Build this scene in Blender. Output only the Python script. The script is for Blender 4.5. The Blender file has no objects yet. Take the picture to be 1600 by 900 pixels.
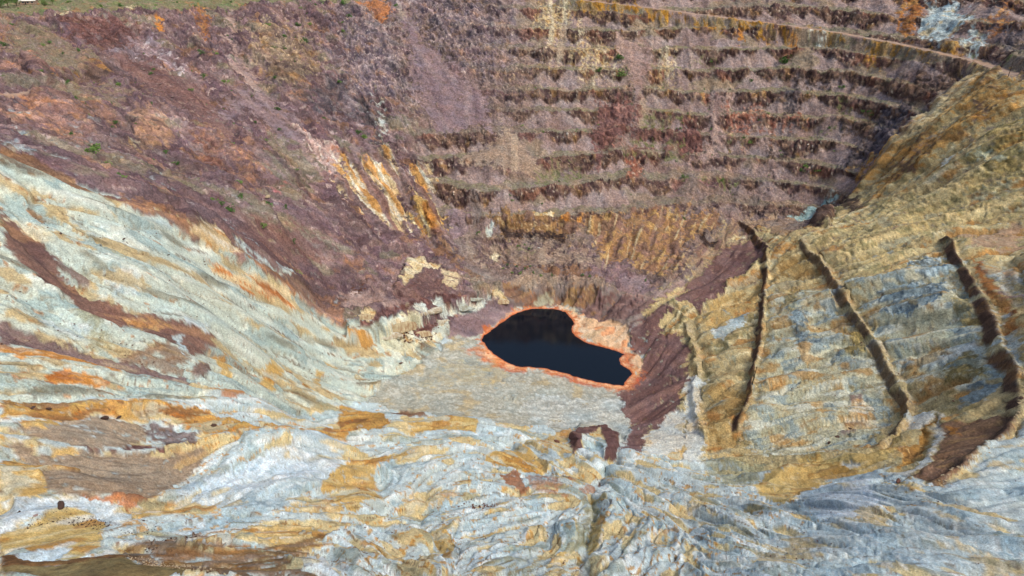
import bpy, math, random
import numpy as np

# ------------------------------------------------------------------ camera, sky, sun
scene = bpy.context.scene
CAM = (0.0, 0.0, 250.0)
cam_data = bpy.data.cameras.new('camera')
cam_data.sensor_width = 36.0
cam_data.lens = 36.0 * 1081.0 / 1600.0
cam_data.clip_start = 0.5
cam_data.clip_end = 9000.0
cam = bpy.data.objects.new('camera', cam_data)
cam.location = CAM
cam.rotation_euler = (math.radians(90.0 - 26.0), 0.0, 0.0)
scene.collection.objects.link(cam)
scene.camera = cam

SUN_EL, SUN_AZ = 55.0, 128.0          # azimuth clockwise from +Y (the way the camera looks)
world = bpy.data.worlds.new('World')
scene.world = world
world.use_nodes = True
wn = world.node_tree
sky = wn.nodes.new('ShaderNodeTexSky')
sky.sky_type = 'NISHITA'
sky.sun_disc = False
sky.sun_elevation = math.radians(SUN_EL)
sky.sun_rotation = math.radians(SUN_AZ)
sky.air_density = 1.0
sky.dust_density = 4.0
sky.ozone_density = 1.0
bg = wn.nodes['Background']
wn.links.new(sky.outputs['Color'], bg.inputs['Color'])
bg.inputs['Strength'].default_value = 0.15
sun_data = bpy.data.lights.new('sun', 'SUN')
sun_data.energy = 1.7
sun_data.angle = math.radians(11.0)
sun_data.color = (1.0, 0.93, 0.82)
sun = bpy.data.objects.new('sun', sun_data)
se, sa = math.radians(SUN_EL), math.radians(SUN_AZ)
sun.rotation_euler = (math.pi / 2 - se, 0.0, math.pi - sa)
sun.location = (200, 200, 600)
scene.collection.objects.link(sun)
scene.cycles.use_denoising = True
scene.view_settings.view_transform = 'Standard'
scene.view_settings.look = 'None'
scene.view_settings.gamma = 1.0
scene.view_settings.exposure = 0.2
scene.view_settings.use_curve_mapping = False

# ------------------------------------------------------------------ survey data of the pit (metres)
DATA = {
 'ctrl': [[26.82,415.7,0.0],[0.0,447.75,0.0],[59.25,387.07,0.0],[34.33,467.83,0.0],[-18.32,428.98,0.0],[80.38,387.85,2.0],[-71.27,358.65,9.0],[-42.95,396.6,4.0],[-38.78,347.85,7.0],[7.71,344.06,5.0],[53.96,344.06,5.0],[58.43,321.22,8.0],[18.06,316.95,9.0],[-59.07,327.96,12.0],[-82.26,334.6,14.0],[24.85,476.73,2.0],[64.08,472.89,4.0],[24.82,483.38,17.0],[69.36,482.24,17.0],[25.59,502.8,19.0],[90.21,489.15,17.0],[115.38,464.56,17.0],[-29.94,487.05,18.0],[-19.25,461.19,9.0],[-37.16,441.14,9.0],[92.9,441.14,9.0],[103.67,451.62,14.0],[-21.71,543.87,27.0],[26.87,540.93,34.0],[84.82,527.83,25.0],[27.44,562.0,49.16],[-21.71,556.0,51.3],[88.42,566.0,47.73],[135.78,518.83,26.0],[145.83,572.0,39.66],[29.69,642.0,102.04],[31.2,702.0,150.6],[32.98,768.0,198.29],[119.87,648.0,100.66],[124.8,702.0,150.6],[130.11,757.0,197.82],[-56.21,588.0,69.53],[-59.19,640.0,102.5],[-62.4,702.0,150.6],[-66.12,770.0,198.15],[-108.35,664.0,127.06],[-114.69,728.0,171.41],[228.27,592.0,56.5],[240.05,662.0,127.43],[245.56,692.0,154.96],[250.84,722.0,183.92],[257.83,752.0,202.36],[169.3,578.0,43.44],[298.04,608.0,109.87],[278.7,588.0,81.05],[324.93,675.0,177.13],[315.34,640.0,148.36],[336.29,712.0,202.06],[362.35,603.0,172.3],[378.0,640.0,191.42],[406.17,620.0,203.29],[402.6,575.0,187.92],[358.34,500.0,170.59],[362.33,550.0,170.24],[371.56,586.0,160.99],[326.47,556.0,132.06],[304.3,545.0,116.79],[289.69,551.0,80.88],[271.07,567.81,50.0],[336.67,455.0,145.14],[325.01,425.0,119.56],[310.59,470.0,119.5],[285.59,450.0,89.18],[287.98,500.0,91.58],[311.46,393.63,97.0],[276.33,385.51,94.0],[281.72,368.28,91.0],[205.82,573.83,36.0],[203.08,521.92,36.0],[186.35,460.18,36.0],[160.87,391.72,36.0],[139.79,338.07,36.0],[119.51,294.88,36.0],[229.56,542.09,45.0],[212.55,480.82,58.0],[210.51,423.06,58.0],[199.6,359.3,58.0],[194.43,309.54,58.0],[189.96,274.84,58.0],[169.26,245.65,58.0],[270.66,400.69,90.0],[255.75,361.39,90.0],[236.4,306.19,90.0],[215.7,263.31,90.0],[203.36,232.05,91.0],[185.99,209.72,92.0],[163.01,191.51,92.0],[141.17,185.3,86.0],[122.44,422.84,19.0],[111.93,359.2,18.0],[100.77,319.69,18.0],[163.92,489.16,28.0],[96.78,388.54,9.0],[85.27,329.33,11.0],[75.53,369.81,1.5],[72.74,319.89,9.0],[232.84,276.4,99.0],[215.1,248.28,96.0],[-415.33,600.0,199.96],[-381.29,630.0,198.48],[-346.79,670.0,198.45],[-303.62,705.0,198.02],[-252.66,735.0,199.34],[-160.16,780.0,203.67],[-207.63,757.0,202.04],[-355.55,500.0,179.2],[-295.9,470.0,171.26],[-304.59,420.0,172.24],[-270.07,365.0,165.88],[-322.96,615.0,183.61],[-271.96,500.0,157.42],[-229.4,405.0,137.55],[-244.77,375.0,156.58],[-233.34,572.0,144.09],[-274.48,620.0,167.48],[-238.06,680.0,176.59],[-182.57,690.0,163.99],[-188.81,500.0,111.17],[-205.52,430.0,118.02],[-150.38,520.0,80.04],[-114.23,610.0,92.28],[-140.36,640.0,120.04],[-80.51,545.0,43.9],[-118.27,470.0,47.08],[-74.69,488.14,23.0],[-155.11,450.0,79.83],[-166.7,425.0,93.72],[-57.19,516.52,27.0],[-81.22,432.49,24.0],[-47.37,456.11,17.0],[-129.31,415.0,38.0],[-104.03,413.56,29.0],[-226.1,300.0,168.14],[-208.77,312.0,154.24],[-189.76,326.0,138.5],[-169.13,342.0,117.07],[-154.38,366.0,93.98],[-137.45,385.0,70.96],[-113.17,417.18,32.0],[-198.54,252.0,154.7],[-179.5,218.0,143.67],[-163.07,190.0,136.92],[-151.9,172.0,134.42],[-171.41,262.0,136.88],[-153.36,222.0,123.35],[-140.85,270.0,108.91],[-132.64,312.0,72.0],[-117.35,364.61,33.0],[-83.46,385.31,11.0],[-82.45,355.67,11.0],[-104.49,315.49,38.0],[-127.25,235.0,104.24],[-54.79,431.63,9.0],[-64.91,402.4,8.0],[-144.09,160.0,133.89],[-135.5,146.0,131.68],[-127.61,134.0,131.4],[-119.29,122.0,132.43],[-108.51,108.0,136.96],[-98.9,96.0,141.97],[-130.25,178.0,120.82],[-120.37,158.0,117.31],[-104.87,132.0,122.79],[-81.8,98.0,140.59],[-114.82,206.0,106.09],[-106.8,186.0,104.62],[-94.53,158.0,107.73],[-81.54,132.0,118.48],[-65.49,102.0,136.13],[-106.41,270.08,54.0],[-89.54,305.91,28.0],[-77.96,192.0,94.4],[-67.72,160.0,100.92],[-50.34,112.0,124.96],[-63.81,280.36,38.0],[-52.97,226.0,60.2],[-45.95,190.0,72.97],[-37.97,152.0,93.49],[-30.91,120.0,114.96],[-15.12,262.0,41.46],[-12.56,210.0,60.91],[-8.03,125.0,110.45],[-13.62,298.19,22.0],[32.63,282.69,25.0],[52.68,283.81,20.0],[24.43,202.0,61.79],[16.44,128.0,107.1],[72.74,286.45,22.0],[67.72,200.0,63.65],[46.02,128.0,107.1],[92.94,264.35,28.0],[111.03,248.03,38.0],[112.14,206.07,58.0],[87.12,155.0,90.4],[72.81,126.0,109.33],[122.53,264.06,36.0],[142.01,228.62,58.0],[170.52,180.0,93.43],[148.63,152.0,103.52],[121.23,118.0,118.27],[123.8,155.0,98.11],[100.17,120.0,116.03],[122.4,185.0,80.54],[86.17,122.0,113.8],[0.0,40.0,165.0],[0.0,-60.0,185.0],[-80.0,40.0,168.0],[80.0,40.0,160.0],[-200.0,60.0,185.0],[200.0,60.0,160.0],[-300.0,150.0,190.0],[300.0,150.0,165.0],[-420.0,320.0,205.0],[420.0,320.0,175.0],[300.0,300.0,140.0],[-600.0,600.0,215.0],[600.0,500.0,200.0],[520.0,650.0,215.0],[-450.0,800.0,215.0],[-200.0,900.0,232.0],[0.0,900.0,255.0],[200.0,900.0,255.0],[450.0,850.0,235.0],[-700.0,1300.0,230.0],[0.0,1400.0,285.0],[700.0,1300.0,280.0],[-1300.0,2200.0,260.0],[0.0,2500.0,320.0],[1300.0,2200.0,330.0],[-1500.0,900.0,240.0],[1500.0,900.0,280.0]],
 'far_wall': [[-215,900],[-175,770],[-127.1,726.0],[-102.6,665.5],[-86.3,612.0],[-60.1,560.0],[-28.7,513.5],[-5.1,494.5],[98.3,476.5],[128.5,482.5],[185.3,571.5],[270.1,564.5],[288.4,552.5],[317.7,540.0],[372.6,583.5],[358.1,499.5],[420,480],[700,560],[700,950]],
 'benches': [{"h":4.5,"w":2.3,"pw":2.2,"dk":1.3,"dark":1,"light":0.55,"pts":[[110.05,273.79],[120.17,294.88],[128.88,312.31],[138.72,334.67],[148.9,359.57],[160.87,391.72],[170.55,418.91],[186.35,460.18],[197.57,495.67],[202.77,527.44],[206.35,562.77],[198.3,577.06]]},{"h":4.0,"w":2.0,"pw":3.6,"dark":0.8,"light":1,"dk":1.3,"pts":[[152.73,234.38],[168.25,244.75],[179.86,258.67],[188.8,273.79],[192.16,290.26],[194.43,309.54],[197.22,332.97],[199.64,357.7],[203.58,384.59],[209.68,418.94],[212.61,450.41],[213.02,484.7]]},{"h":5.5,"w":3.0,"pw":1.8,"dark":1,"light":0.4,"dk":1.25,"pts":[[137.39,180.16],[152.89,186.54],[170.63,197.43],[185.13,209.26],[195.58,220.47],[204.3,232.6],[208.63,242.84],[216.14,262.22],[225.34,280.45],[236.51,304.81],[246.11,331.94],[254.24,356.92],[264.96,385.15],[274.41,411.64]]},{"h":2.5,"w":2.0,"pw":5,"dark":0,"light":0.9,"wob":4,"pts":[[97.43,285.66],[101.29,313.06],[107.25,344.51],[114.79,373.22],[119.03,405.78],[120.78,433.21],[111.33,445.02]]}],
 'lines': [{"h":-6,"w":4,"pts":[[33.6,219.0],[29.3,195.5],[26.9,174.5],[20.4,149.5],[16.6,122.5]]},{"h":3.5,"w":4,"pts":[[34.7,208.0],[36.8,195.0],[33.0,176.0],[24.8,149.5]]},{"h":-3,"w":3.5,"pts":[[41.0,205.5],[38.2,185.0],[31.4,162.5],[23.6,123.0]]},{"h":-5,"w":3.5,"pts":[[-51.3,214.5],[-49.5,197.5],[-42.8,175.5]]},{"h":3,"w":7,"pts":[[-49.3,208.5],[-44.2,233.0],[-32.8,254.5]]},{"h":-4,"w":4,"pts":[[-33.5,207.0],[-32.1,183.0],[-23.9,157.0],[-26.3,130.0]]},{"h":-3,"w":5,"pts":[[-48.0,245.0],[-23.6,250.5],[-9.9,253.5],[2.1,272.5],[18.5,298.0]]},{"h":3,"w":6,"pts":[[-32.8,254.5],[-15.4,244.0],[-4.6,228.5],[5.4,225.5]]},{"h":-2.5,"w":4,"pts":[[-1.3,159.0],[7.4,177.5],[21.6,186.5]]},{"h":2.5,"w":6,"pts":[[-20.1,172.0],[-7.4,177.5],[8.0,195.0]]},{"h":2.5,"w":5,"pts":[[13.0,232.5],[17.3,242.0],[23.3,222.5],[34.3,224.5]]},{"h":-4,"w":3,"pts":[[52.9,274.5],[41.5,242.0],[34.5,219.0]]},{"h":-2,"w":3,"pts":[[8.2,263.5],[14.1,235.5],[19.1,240.0]]},{"h":-4,"w":7,"pts":[[-100.0,139.0],[-94.3,159.0],[-81.2,174.0],[-69.2,202.0]]},{"h":3.5,"w":7,"pts":[[-93.1,188.0],[-85.5,196.5],[-76.7,202.5],[-71.6,239.0]]},{"h":3.0,"w":6,"pts":[[-121.5,125.0],[-116.3,129.5],[-114.2,137.5],[-106.4,139.0],[-97.5,138.5]]},{"h":2.2,"w":4,"pts":[[-96.0,130.5],[-93.9,144.0],[-85.5,148.0]]},{"h":-2.5,"w":3,"pts":[[-124.6,159.5],[-117.0,164.0],[-106.9,173.0]]},{"h":2.5,"w":5,"pts":[[-118.4,183.5],[-113.2,187.5],[-102.3,186.5]]},{"h":1.8,"w":4,"pts":[[-80.1,125.5],[-72.5,137.0],[-61.5,144.5],[-51.3,145.5]]},{"h":-1.2,"w":3,"pts":[[-81.6,105.0],[-73.0,108.5],[-62.7,120.5]]},{"h":-4.5,"w":7,"pts":[[-205.4,264.0],[-188.3,252.5],[-172.7,242.5],[-161.6,236.5],[-149.4,241.0],[-130.0,262.5]]},{"h":2.5,"w":4,"pts":[[-191.0,238.5],[-179.6,232.0],[-171.9,230.0],[-159.9,229.5]]},{"h":-3.5,"w":5,"pts":[[-169.8,201.0],[-154.4,206.0],[-132.8,216.5],[-119.3,218.0]]},{"h":2.5,"w":6,"pts":[[-176.5,212.5],[-161.7,219.5],[-147.9,227.5]]},{"h":-2.5,"w":5,"pts":[[-208.4,269.5],[-190.6,269.5],[-170.7,266.0],[-153.2,272.0],[-144.2,299.5]]},{"h":2.5,"w":7,"pts":[[-204.1,278.0],[-186.9,289.5],[-171.1,304.5],[-155.1,330.0]]},{"h":2.2,"w":6,"pts":[[-164.0,243.5],[-149.7,245.5],[-137.3,262.5],[-126.1,326.0]]},{"h":6,"w":5,"pts":[[-170.2,337.5],[-173.1,363.0],[-168.3,369.5],[-158.2,360.0]]},{"h":-1.5,"w":4,"pts":[[161.5,460.5],[135.4,398.0],[126.0,353.5]]},{"h":2,"w":6,"pts":[[187.4,410.0],[174.5,367.5],[169.4,341.0],[153.4,309.5]]},{"h":2.5,"w":6,"pts":[[242.4,339.5],[227.9,332.5],[217.2,331.0]]},{"h":-2,"w":5,"pts":[[200.9,341.0],[212.3,320.5],[227.5,320.0]]},{"h":-3,"w":3,"pts":[[184.4,247.5],[168.3,224.5],[141.9,200.0]]},{"h":3,"w":4,"pts":[[105.3,226.5],[122.4,238.0],[135.6,243.5],[149.3,227.0]]},{"h":-3,"w":6,"pts":[[64.3,205.0],[70.1,173.5],[79.9,159.5],[81.9,135.5]]},{"h":1.5,"w":8,"pts":[[116.6,203.0],[111.8,167.0],[129.2,150.0],[139.1,140.0]]},{"h":-2,"w":6,"pts":[[67.2,147.5],[80.2,126.0],[103.8,129.5]]},{"h":-4,"w":6,"pts":[[-110.9,762.5],[-81.6,724.5],[-59.0,701.5]]},{"h":-7,"w":6,"pts":[[-142.2,655.0],[-129.5,631.5],[-112.1,611.5]]},{"h":6,"w":6,"pts":[[-148.4,586.5],[-122.1,588.0],[-100.1,569.5]]},{"h":4,"w":5,"pts":[[-85.4,568.5],[-70.2,561.0],[-59.6,539.5]]},{"h":-3,"w":6,"pts":[[-272.1,726.5],[-248.4,651.5],[-207.5,605.0]]},{"h":5,"w":10,"pts":[[-251.6,705.0],[-210.4,655.0],[-187.0,631.0]]}],
 'raised': [{"h":6,"soft":1.6,"pts":[[-85.0,462.5],[-80.3,500.5],[-55.2,504.5],[-40.1,483.0],[-41.6,467.5],[-50.0,462.0],[-63.0,448.5],[-77.5,442.0],[-85.2,448.5]]},{"h":8,"soft":1.3,"pts":[[-110.1,395.5],[-93.4,418.5],[-72.6,438.0],[-51.6,461.5],[-32.7,468.0],[-18.3,479.0],[-21.4,470.5],[-38.1,450.5],[-56.0,437.5],[-70.3,418.0],[-84.1,402.5],[-96.2,391.5],[-105.6,385.0]]},{"h":6,"soft":1.5,"pts":[[-15.8,475.0],[-8.4,481.0],[-4.2,474.5],[-5.8,470.0],[-14.0,468.0]]},{"h":4.5,"soft":1.5,"pts":[[30.2,288.0],[37.5,313.5],[52.6,318.0],[55.5,294.0],[50.0,270.0],[44.2,263.5],[41.1,276.0],[31.8,270.5]]},{"h":9,"soft":2.5,"pts":[[264.0,567.5],[271.9,561.5],[235.3,484.0],[229.9,494.5]]},{"h":6,"soft":3,"pts":[[-308.1,460.0],[-306.4,515.0],[-299.7,550.0],[-309.6,586.5],[-332.7,567.0],[-345.8,507.5]]},{"h":4,"soft":4,"pts":[[-261.9,480.0],[-256.1,504.0],[-231.2,465.0],[-230.2,443.0],[-237.8,435.0]]}],
 'smooth_chutes': [[[-128.0,776.0],[-104.3,762.5],[-85.8,724.0],[-59.1,704.0],[-41.4,680.5],[-20.4,666.0],[-19.9,637.0],[-43.9,638.0],[-71.8,638.0],[-85.5,663.0],[-96.0,692.5]],[[-6.0,641.0],[5.9,629.0],[26.9,600.0],[19.0,588.0],[-7.6,589.0],[-50.1,604.5],[-23.4,618.0]],[[103.5,732.5],[128.5,725.0],[134.8,701.5],[120.3,658.0],[97.3,627.5],[91.2,627.0],[110.1,659.0],[109.1,696.0]],[[189.7,675.0],[211.1,670.0],[195.1,655.5],[198.5,637.0],[164.8,622.0],[185.1,640.0]]],
 'roads': [{"w":10,"cut":5,"show":1,"pts":[[40.1,782.0,207.4],[92.1,767.5,202.1],[155.8,754.0,195.9],[211.4,741.0,189.6],[251.5,725.0,186.2],[303.6,696.5,180.8],[343.2,651.5,175.6],[362.5,603.0,172.0],[379.9,586.0,168.3],[358.1,499.5,170.4]]},{"w":5,"cut":4,"show":1,"pts":[[-308.1,394.0,174.3],[-304.6,420.0,172.2],[-300.1,436.5,171.2],[-296.6,453.5,171.0]]}],
 'lake': [[-22.87,428.08],[-19.96,436.34],[-11.84,447.75],[0.0,465.76],[9.91,474.14],[19.93,477.34],[32.83,476.27],[41.41,470.97],[45.53,460.64],[46.82,452.64],[43.93,440.09],[48.63,429.89],[55.25,422.7],[65.13,418.31],[73.73,412.27],[78.56,408.88],[72.99,400.59],[73.92,394.94],[79.08,389.41],[79.92,383.99],[75.64,377.94],[71.56,369.86],[64.7,370.59],[53.63,374.24],[43.71,378.69],[33.7,384.76],[23.38,389.41],[12.79,390.97],[2.14,392.55],[-4.32,398.15],[-11.86,406.36],[-17.91,416.57]],
 'regions': {"talus":[[-700,1300],[-215,900],[-175,770],[-127.5,728.5],[-102.8,667.0],[-86.6,614.0],[-60.3,561.5],[-28.7,513.5],[-5.1,494.0],[-9.8,470.0],[-30.1,435.0],[-49.9,427.0],[-86.0,408.5],[-101.0,399.5],[-139.1,390.5],[-169.0,343.0],[-192.6,331.5],[-210.7,315.5],[-229.0,304.5],[-420,300],[-1500,500],[-1500,1300]],"floor":[[-83.7,333.0],[-79.1,358.5],[-66.4,380.5],[-48.3,408.5],[-36.5,428.5],[-30.1,435.0],[-4.9,470.0],[15.0,480.5],[49.7,477.0],[85.3,419.5],[85.0,389.5],[75.2,367.5],[66.3,336.5],[63.3,311.0],[48.7,304.5],[33.6,294.0],[14.2,312.0],[-7.0,306.5],[-28.3,311.5],[-51.0,323.0],[-69.6,325.5]],"ochre":[[185.7,572.5],[245.2,512.5],[288.2,552.0],[325.1,552.5],[370.3,580.0],[360.6,502.5],[420,480],[500,300],[300,180],[192.3,212.5],[162.6,190.5],[139.8,183.0],[151.0,231.0],[129.9,234.0],[110.1,245.0],[96.6,266.5],[64.8,279.5],[64.0,321.5],[75.2,367.5],[85.0,389.5],[88.9,414.5],[96.6,465.0],[128.8,483.5]],"clay":[[-229.0,304.5],[-210.7,315.5],[-192.6,331.5],[-169.0,343.0],[-139.1,390.5],[-101.0,399.5],[-50.6,436.0],[-48.3,408.5],[-66.4,380.5],[-79.1,358.5],[-83.7,333.0],[-101.8,282.5],[-114.7,205.5],[-145.9,163.0],[-300,160],[-420,300]]},
 'shrubs': [[-362.7,663.0,2.6],[-372.6,674.0,2.6],[-361.3,688.5,2.6],[-210.7,744.5,2.6],[-198.4,751.5,2.6],[-195.7,695.0,5.0],[-227.8,369.5,5.0],[-208.1,717.0,3.0],[-196.4,720.0,3.0],[-210.2,672.5,3.0],[-218.5,660.0,3.0],[-258.5,631.0,3.0],[-267.8,624.0,3.0],[-240.5,595.5,3.0],[-209.2,630.0,3.0],[-252.5,582.0,3.0],[-285.3,512.5,3.0],[-375.0,536.5,3.0],[-183.8,449.5,3.0],[-198.2,591.5,3.0],[-160.6,661.5,3.0],[-165.9,722.5,3.0],[-173.9,769.5,3.0],[-232.0,699.0,3.0],[-213.8,688.0,3.0],[-203.9,757.0,3.0],[-307.4,465.5,2.0],[-290.0,465.5,2.0],[-266.9,436.5,2.0],[-321.0,537.5,2.0],[-357.0,565.0,2.0],[-296.6,590.5,2.0],[-304.6,641.0,2.0],[-253.6,558.0,2.0],[-215.8,585.5,2.0],[-190.6,564.5,2.0],[-167.8,522.5,2.0],[-204.2,550.5,2.0],[-202.9,497.0,2.0],[-217.9,440.5,2.0],[-226.8,444.0,2.0],[-216.0,403.0,2.0],[-203.0,347.5,2.0],[-200.1,345.5,2.0],[-251.4,393.5,2.0],[-256.6,447.5,2.0],[-359.8,558.5,2.0],[-396.4,584.5,2.0],[-278.1,652.5,2.0],[-280.8,556.5,2.0],[-280.6,563.5,2.0],[-218.1,365.0,2.0],[-164.6,608.5,2.0],[-193.4,539.0,2.0],[-173.8,404.0,4.2],[-167.0,445.5,4.2],[-168.4,447.5,2.6],[-159.9,464.5,2.6],[-162.2,423.5,2.6],[-173.2,448.5,2.6],[-178.0,431.5,2.6],[-141.8,416.0,2.6],[-149.3,438.5,2.6],[-182.4,401.0,2.6],[-178.8,403.5,2.6],[104.2,708.5,5.2],[104.8,693.5,6.0],[84.9,696.0,3.4],[-169.0,735.5,3.4],[-162.2,739.5,3.4],[-119.5,770.0,3.4],[-174.3,772.0,3.4],[-136.4,612.5,3.4],[-132.7,612.5,3.4],[262.3,691.0,7.0],[312.3,610.0,5.0],[261.7,600.5,2.4],[258.6,600.5,2.4],[299.3,646.5,2.4],[284.6,619.5,2.4],[227.0,680.0,2.4],[194.1,703.5,2.4],[154.8,607.0,2.4],[190.0,606.0,2.4],[214.0,635.5,2.4],[245.8,617.5,2.4],[269.2,594.0,2.4],[300.8,645.0,2.4],[309.9,615.0,2.4],[315.9,600.0,2.4],[203.5,636.5,2.4],[219.6,633.0,2.4],[-1.9,570.0,1.5],[0.0,568.0,1.5],[26.2,570.5,1.5],[10.9,536.0,1.5],[5.4,536.0,1.5],[14.4,532.0,1.5],[-7.1,517.5,1.5],[-3.6,519.5,1.5],[3.5,515.0,1.5],[6.9,503.0,1.5],[17.3,502.5,1.5],[23.1,497.0,1.5],[10.5,509.5,1.5],[14.0,512.0,1.5],[0.0,505.0,1.5],[-29.3,546.5,1.5],[-27.5,549.0,1.5],[31.6,495.5,1.5],[56.2,494.5,1.5],[61.0,491.5,1.5],[105.1,490.5,1.5]],
 'rocks': [[-110.7,129.0,3.3,"dark","large dark brown boulder on the pale blue crest at lower left"],[-116.0,123.0,1.3,"dark","small dark rock left of the large dark boulder on the crest"],[-111.5,122.0,1.2,"grey","pinkish grey rock just below and left of the large dark boulder"],[-92.4,130.0,1.0,"dark","small dark rock on the sandy saddle right of the yellow mound"],[-140.3,166.5,1.8,"dark","dark rock beside the ochre ledge at the left edge"],[-138.3,170.0,1.6,"dark","squat dark rock just right of the dark rock on the ochre ledge"],[-126.5,175.5,2.4,"dark","dark rock group head on the grey brown slope left of the purple patch"],[-124.5,179.0,1.7,"dark","round dark rock on the slope above the purple patch"],[-102.9,193.5,2.2,"dark","lone dark rock on the ochre ledge right of the purple patch"],[-183.7,262.5,2.3,"dark","dark slab lying on the upper left white clay beside the brown band"],[-175.2,290.5,1.7,"dark","dark rock high on the upper left white clay slope"],[-164.6,305.0,1.4,"dark","small dark rock alone in the middle of the white clay slope"],[-166.7,343.5,2.4,"dark","dark block under the cream pinnacle on the white slope crest"],[-171.2,463.5,4.6,"pale","pale boulder resting high on the purple talus"],[-49.3,123.5,1.7,"pale","tan boulder at the foot of the brown mud at bottom"],[-46.8,121.5,2.2,"pale","rounded pale boulder beside the tan boulder at the bottom"],[22.5,279.0,3.0,"brown","brown boulder on yellow clay left of the purple arch"],[153.7,263.0,2.6,"dark","dark boulder in the rubble gully below the second cut bench"],[148.7,260.0,2.0,"dark","dark rock just left of the dark boulder in the rubble gully"],[163.5,271.0,1.8,"dark","dark rock above the dark boulder in the rubble gully"],[138.0,192.0,2.4,"brown","rusty block on the white mud below the curved white path"],[200.2,225.5,2.0,"dark","dark rock at the right edge beside the outer cut bench"],[-73.2,388.0,2.2,"brown","maroon rock on the grey floor below the white outcrop"],[-25.8,483.5,1.6,"white","small white block on the brown talus above the lake"],[-0.5,484.0,1.8,"pale","small tan block beside the cream knob behind the lake"],[-207.3,549.5,3.0,"white","white block on the mauve scree of the left wall"],[-238.3,608.5,3.2,"white","white block near the top of the mauve scree chute"],[-226.5,606.0,2.6,"white","white block below the topmost white block in the scree chute"],[-207.7,534.0,2.4,"white","small white block lowest on the mauve scree"],[-171.1,517.0,3.4,"pink","pinkish boulder at the right foot of the left wall"],[266.5,616.5,2.2,"white","small white block on a green bench of the far wall"],[22.4,532.5,2.4,"white","white slab on the tan ledge under the black strip"]],
 'spots': {"road_pole":[355.1,511.5],"bench_pole":[130.7,315.5],"house":[-423.9,655.5],"tree0":[-431.0,627.5],"tree1":[-427.7,632.5],"tree2":[-428.2,644.5],"tree3":[-412.7,659.0],"tree4":[-426.2,671.5],"tree5":[-409.6,665.5]},
 'rubble': [{"pts":[[-204.4,275.5],[-194.3,317.5],[-156.0,332.5],[-117.5,376.5],[-107.6,334.0],[-135.5,257.0],[-176.3,249.0]],"n":420,"lo":0.12,"hi":0.5,"col":"brown"},{"pts":[[-181.6,222.0],[-155.4,221.0],[-135.9,239.5],[-114.9,288.5],[-131.7,200.0],[-164.1,191.5]],"n":300,"lo":0.1,"hi":0.45,"col":"brown"},{"pts":[[-70.1,225.5],[11.2,289.5],[84.3,266.5],[43.7,125.5],[-39.9,114.5]],"n":700,"lo":0.08,"hi":0.32,"col":"brown"},{"pts":[[77.8,253.5],[131.4,208.0],[165.4,173.5],[118.6,115.0],[42.1,125.5]],"n":350,"lo":0.08,"hi":0.3,"col":"brown"},{"pts":[[141.5,467.5],[241.0,400.5],[204.2,235.5],[133.4,320.0]],"n":300,"lo":0.2,"hi":0.6,"col":"brown"},{"pts":[[-115.4,119.0],[-112.6,124.5],[-110.6,130.0],[-104.9,130.0],[-97.9,130.0],[-94.8,122.0],[-102.7,123.5],[-107.0,123.0],[-110.2,117.0]],"n":300,"lo":0.1,"hi":0.28,"col":"dark"},{"pts":[[-100.7,128.0],[-94.7,132.0],[-88.3,131.5],[-86.4,123.0],[-93.1,122.5]],"n":150,"lo":0.12,"hi":0.32,"col":"dark"},{"pts":[[-87.0,116.0],[-83.2,122.5],[-78.6,127.5],[-75.1,126.5],[-77.8,120.0],[-79.9,112.0]],"n":200,"lo":0.12,"hi":0.36,"col":"dark"},{"pts":[[-83.4,107.5],[-81.8,109.0],[-73.8,109.0],[-60.3,105.0],[-60.9,102.0],[-72.1,103.5]],"n":300,"lo":0.1,"hi":0.26,"col":"pale"},{"pts":[[-20.3,209.5],[-5.3,220.0],[-3.4,212.5],[-13.2,202.0],[-19.7,202.0]],"n":110,"lo":0.12,"hi":0.3,"col":"brown"},{"pts":[[-20.7,194.0],[-14.7,200.0],[-4.8,194.5],[-7.8,191.0]],"n":60,"lo":0.2,"hi":0.6,"col":"brown"},{"pts":[[-74.0,413.5],[-52.8,436.5],[-51.8,424.5],[-62.2,409.5],[-73.3,406.0]],"n":140,"lo":0.4,"hi":1.1,"col":"brown"},{"pts":[[-113.3,441.0],[-102.8,449.5],[-104.0,438.5],[-113.0,431.5]],"n":60,"lo":0.5,"hi":1.3,"col":"brown"},{"pts":[[126.9,307.5],[131.4,297.5],[120.2,281.0],[112.8,277.0]],"n":120,"lo":0.25,"hi":0.7,"col":"pale"},{"pts":[[190.1,456.5],[194.1,421.5],[166.9,367.0],[160.6,384.5]],"n":150,"lo":0.3,"hi":0.8,"col":"pale"},{"pts":[[-300.2,565.0],[-254.0,568.0],[-186.6,555.0],[-214.9,499.0],[-265.2,518.5]],"n":150,"lo":0.5,"hi":1.4,"col":"grey"}],
 'outcrops': [[-55.8,437.5,11,8,8,0.5,"white","white angular rock block above the maroon strip left of the lake"],[-65.0,427.0,10,7,7,0.4,"white","white angular rock block left of the maroon gap in the outcrop"],[-36.8,451.5,14,7,7,0.3,"blue","pale bluish rock face at the right end of the white outcrop"],[-27.8,462.5,9,6,6,0.3,"blue","small bluish rock block next to the cream knob behind the lake"],[-97.7,404.5,10,7,6,0.2,"cream","cream rock block at the left end of the outcrop"],[-73.8,415.0,14,9,10,0.6,"cream","largest cream rock block in the middle of the outcrop"],[-80.8,405.5,13,9,9,0.5,"white","white rock block low on the outcrop beside the clay slope"],[-49.2,435.5,9,7,9,0.4,"white","white rock block at the lower right tip of the outcrop"],[-61.6,419.5,11,7,7,0.5,"cream","cream rock block under the maroon rubble of the outcrop"],[-10.3,473.0,12,8,11,0.1,"cream","cream rock knob standing behind the left end of the lake"]],
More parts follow.
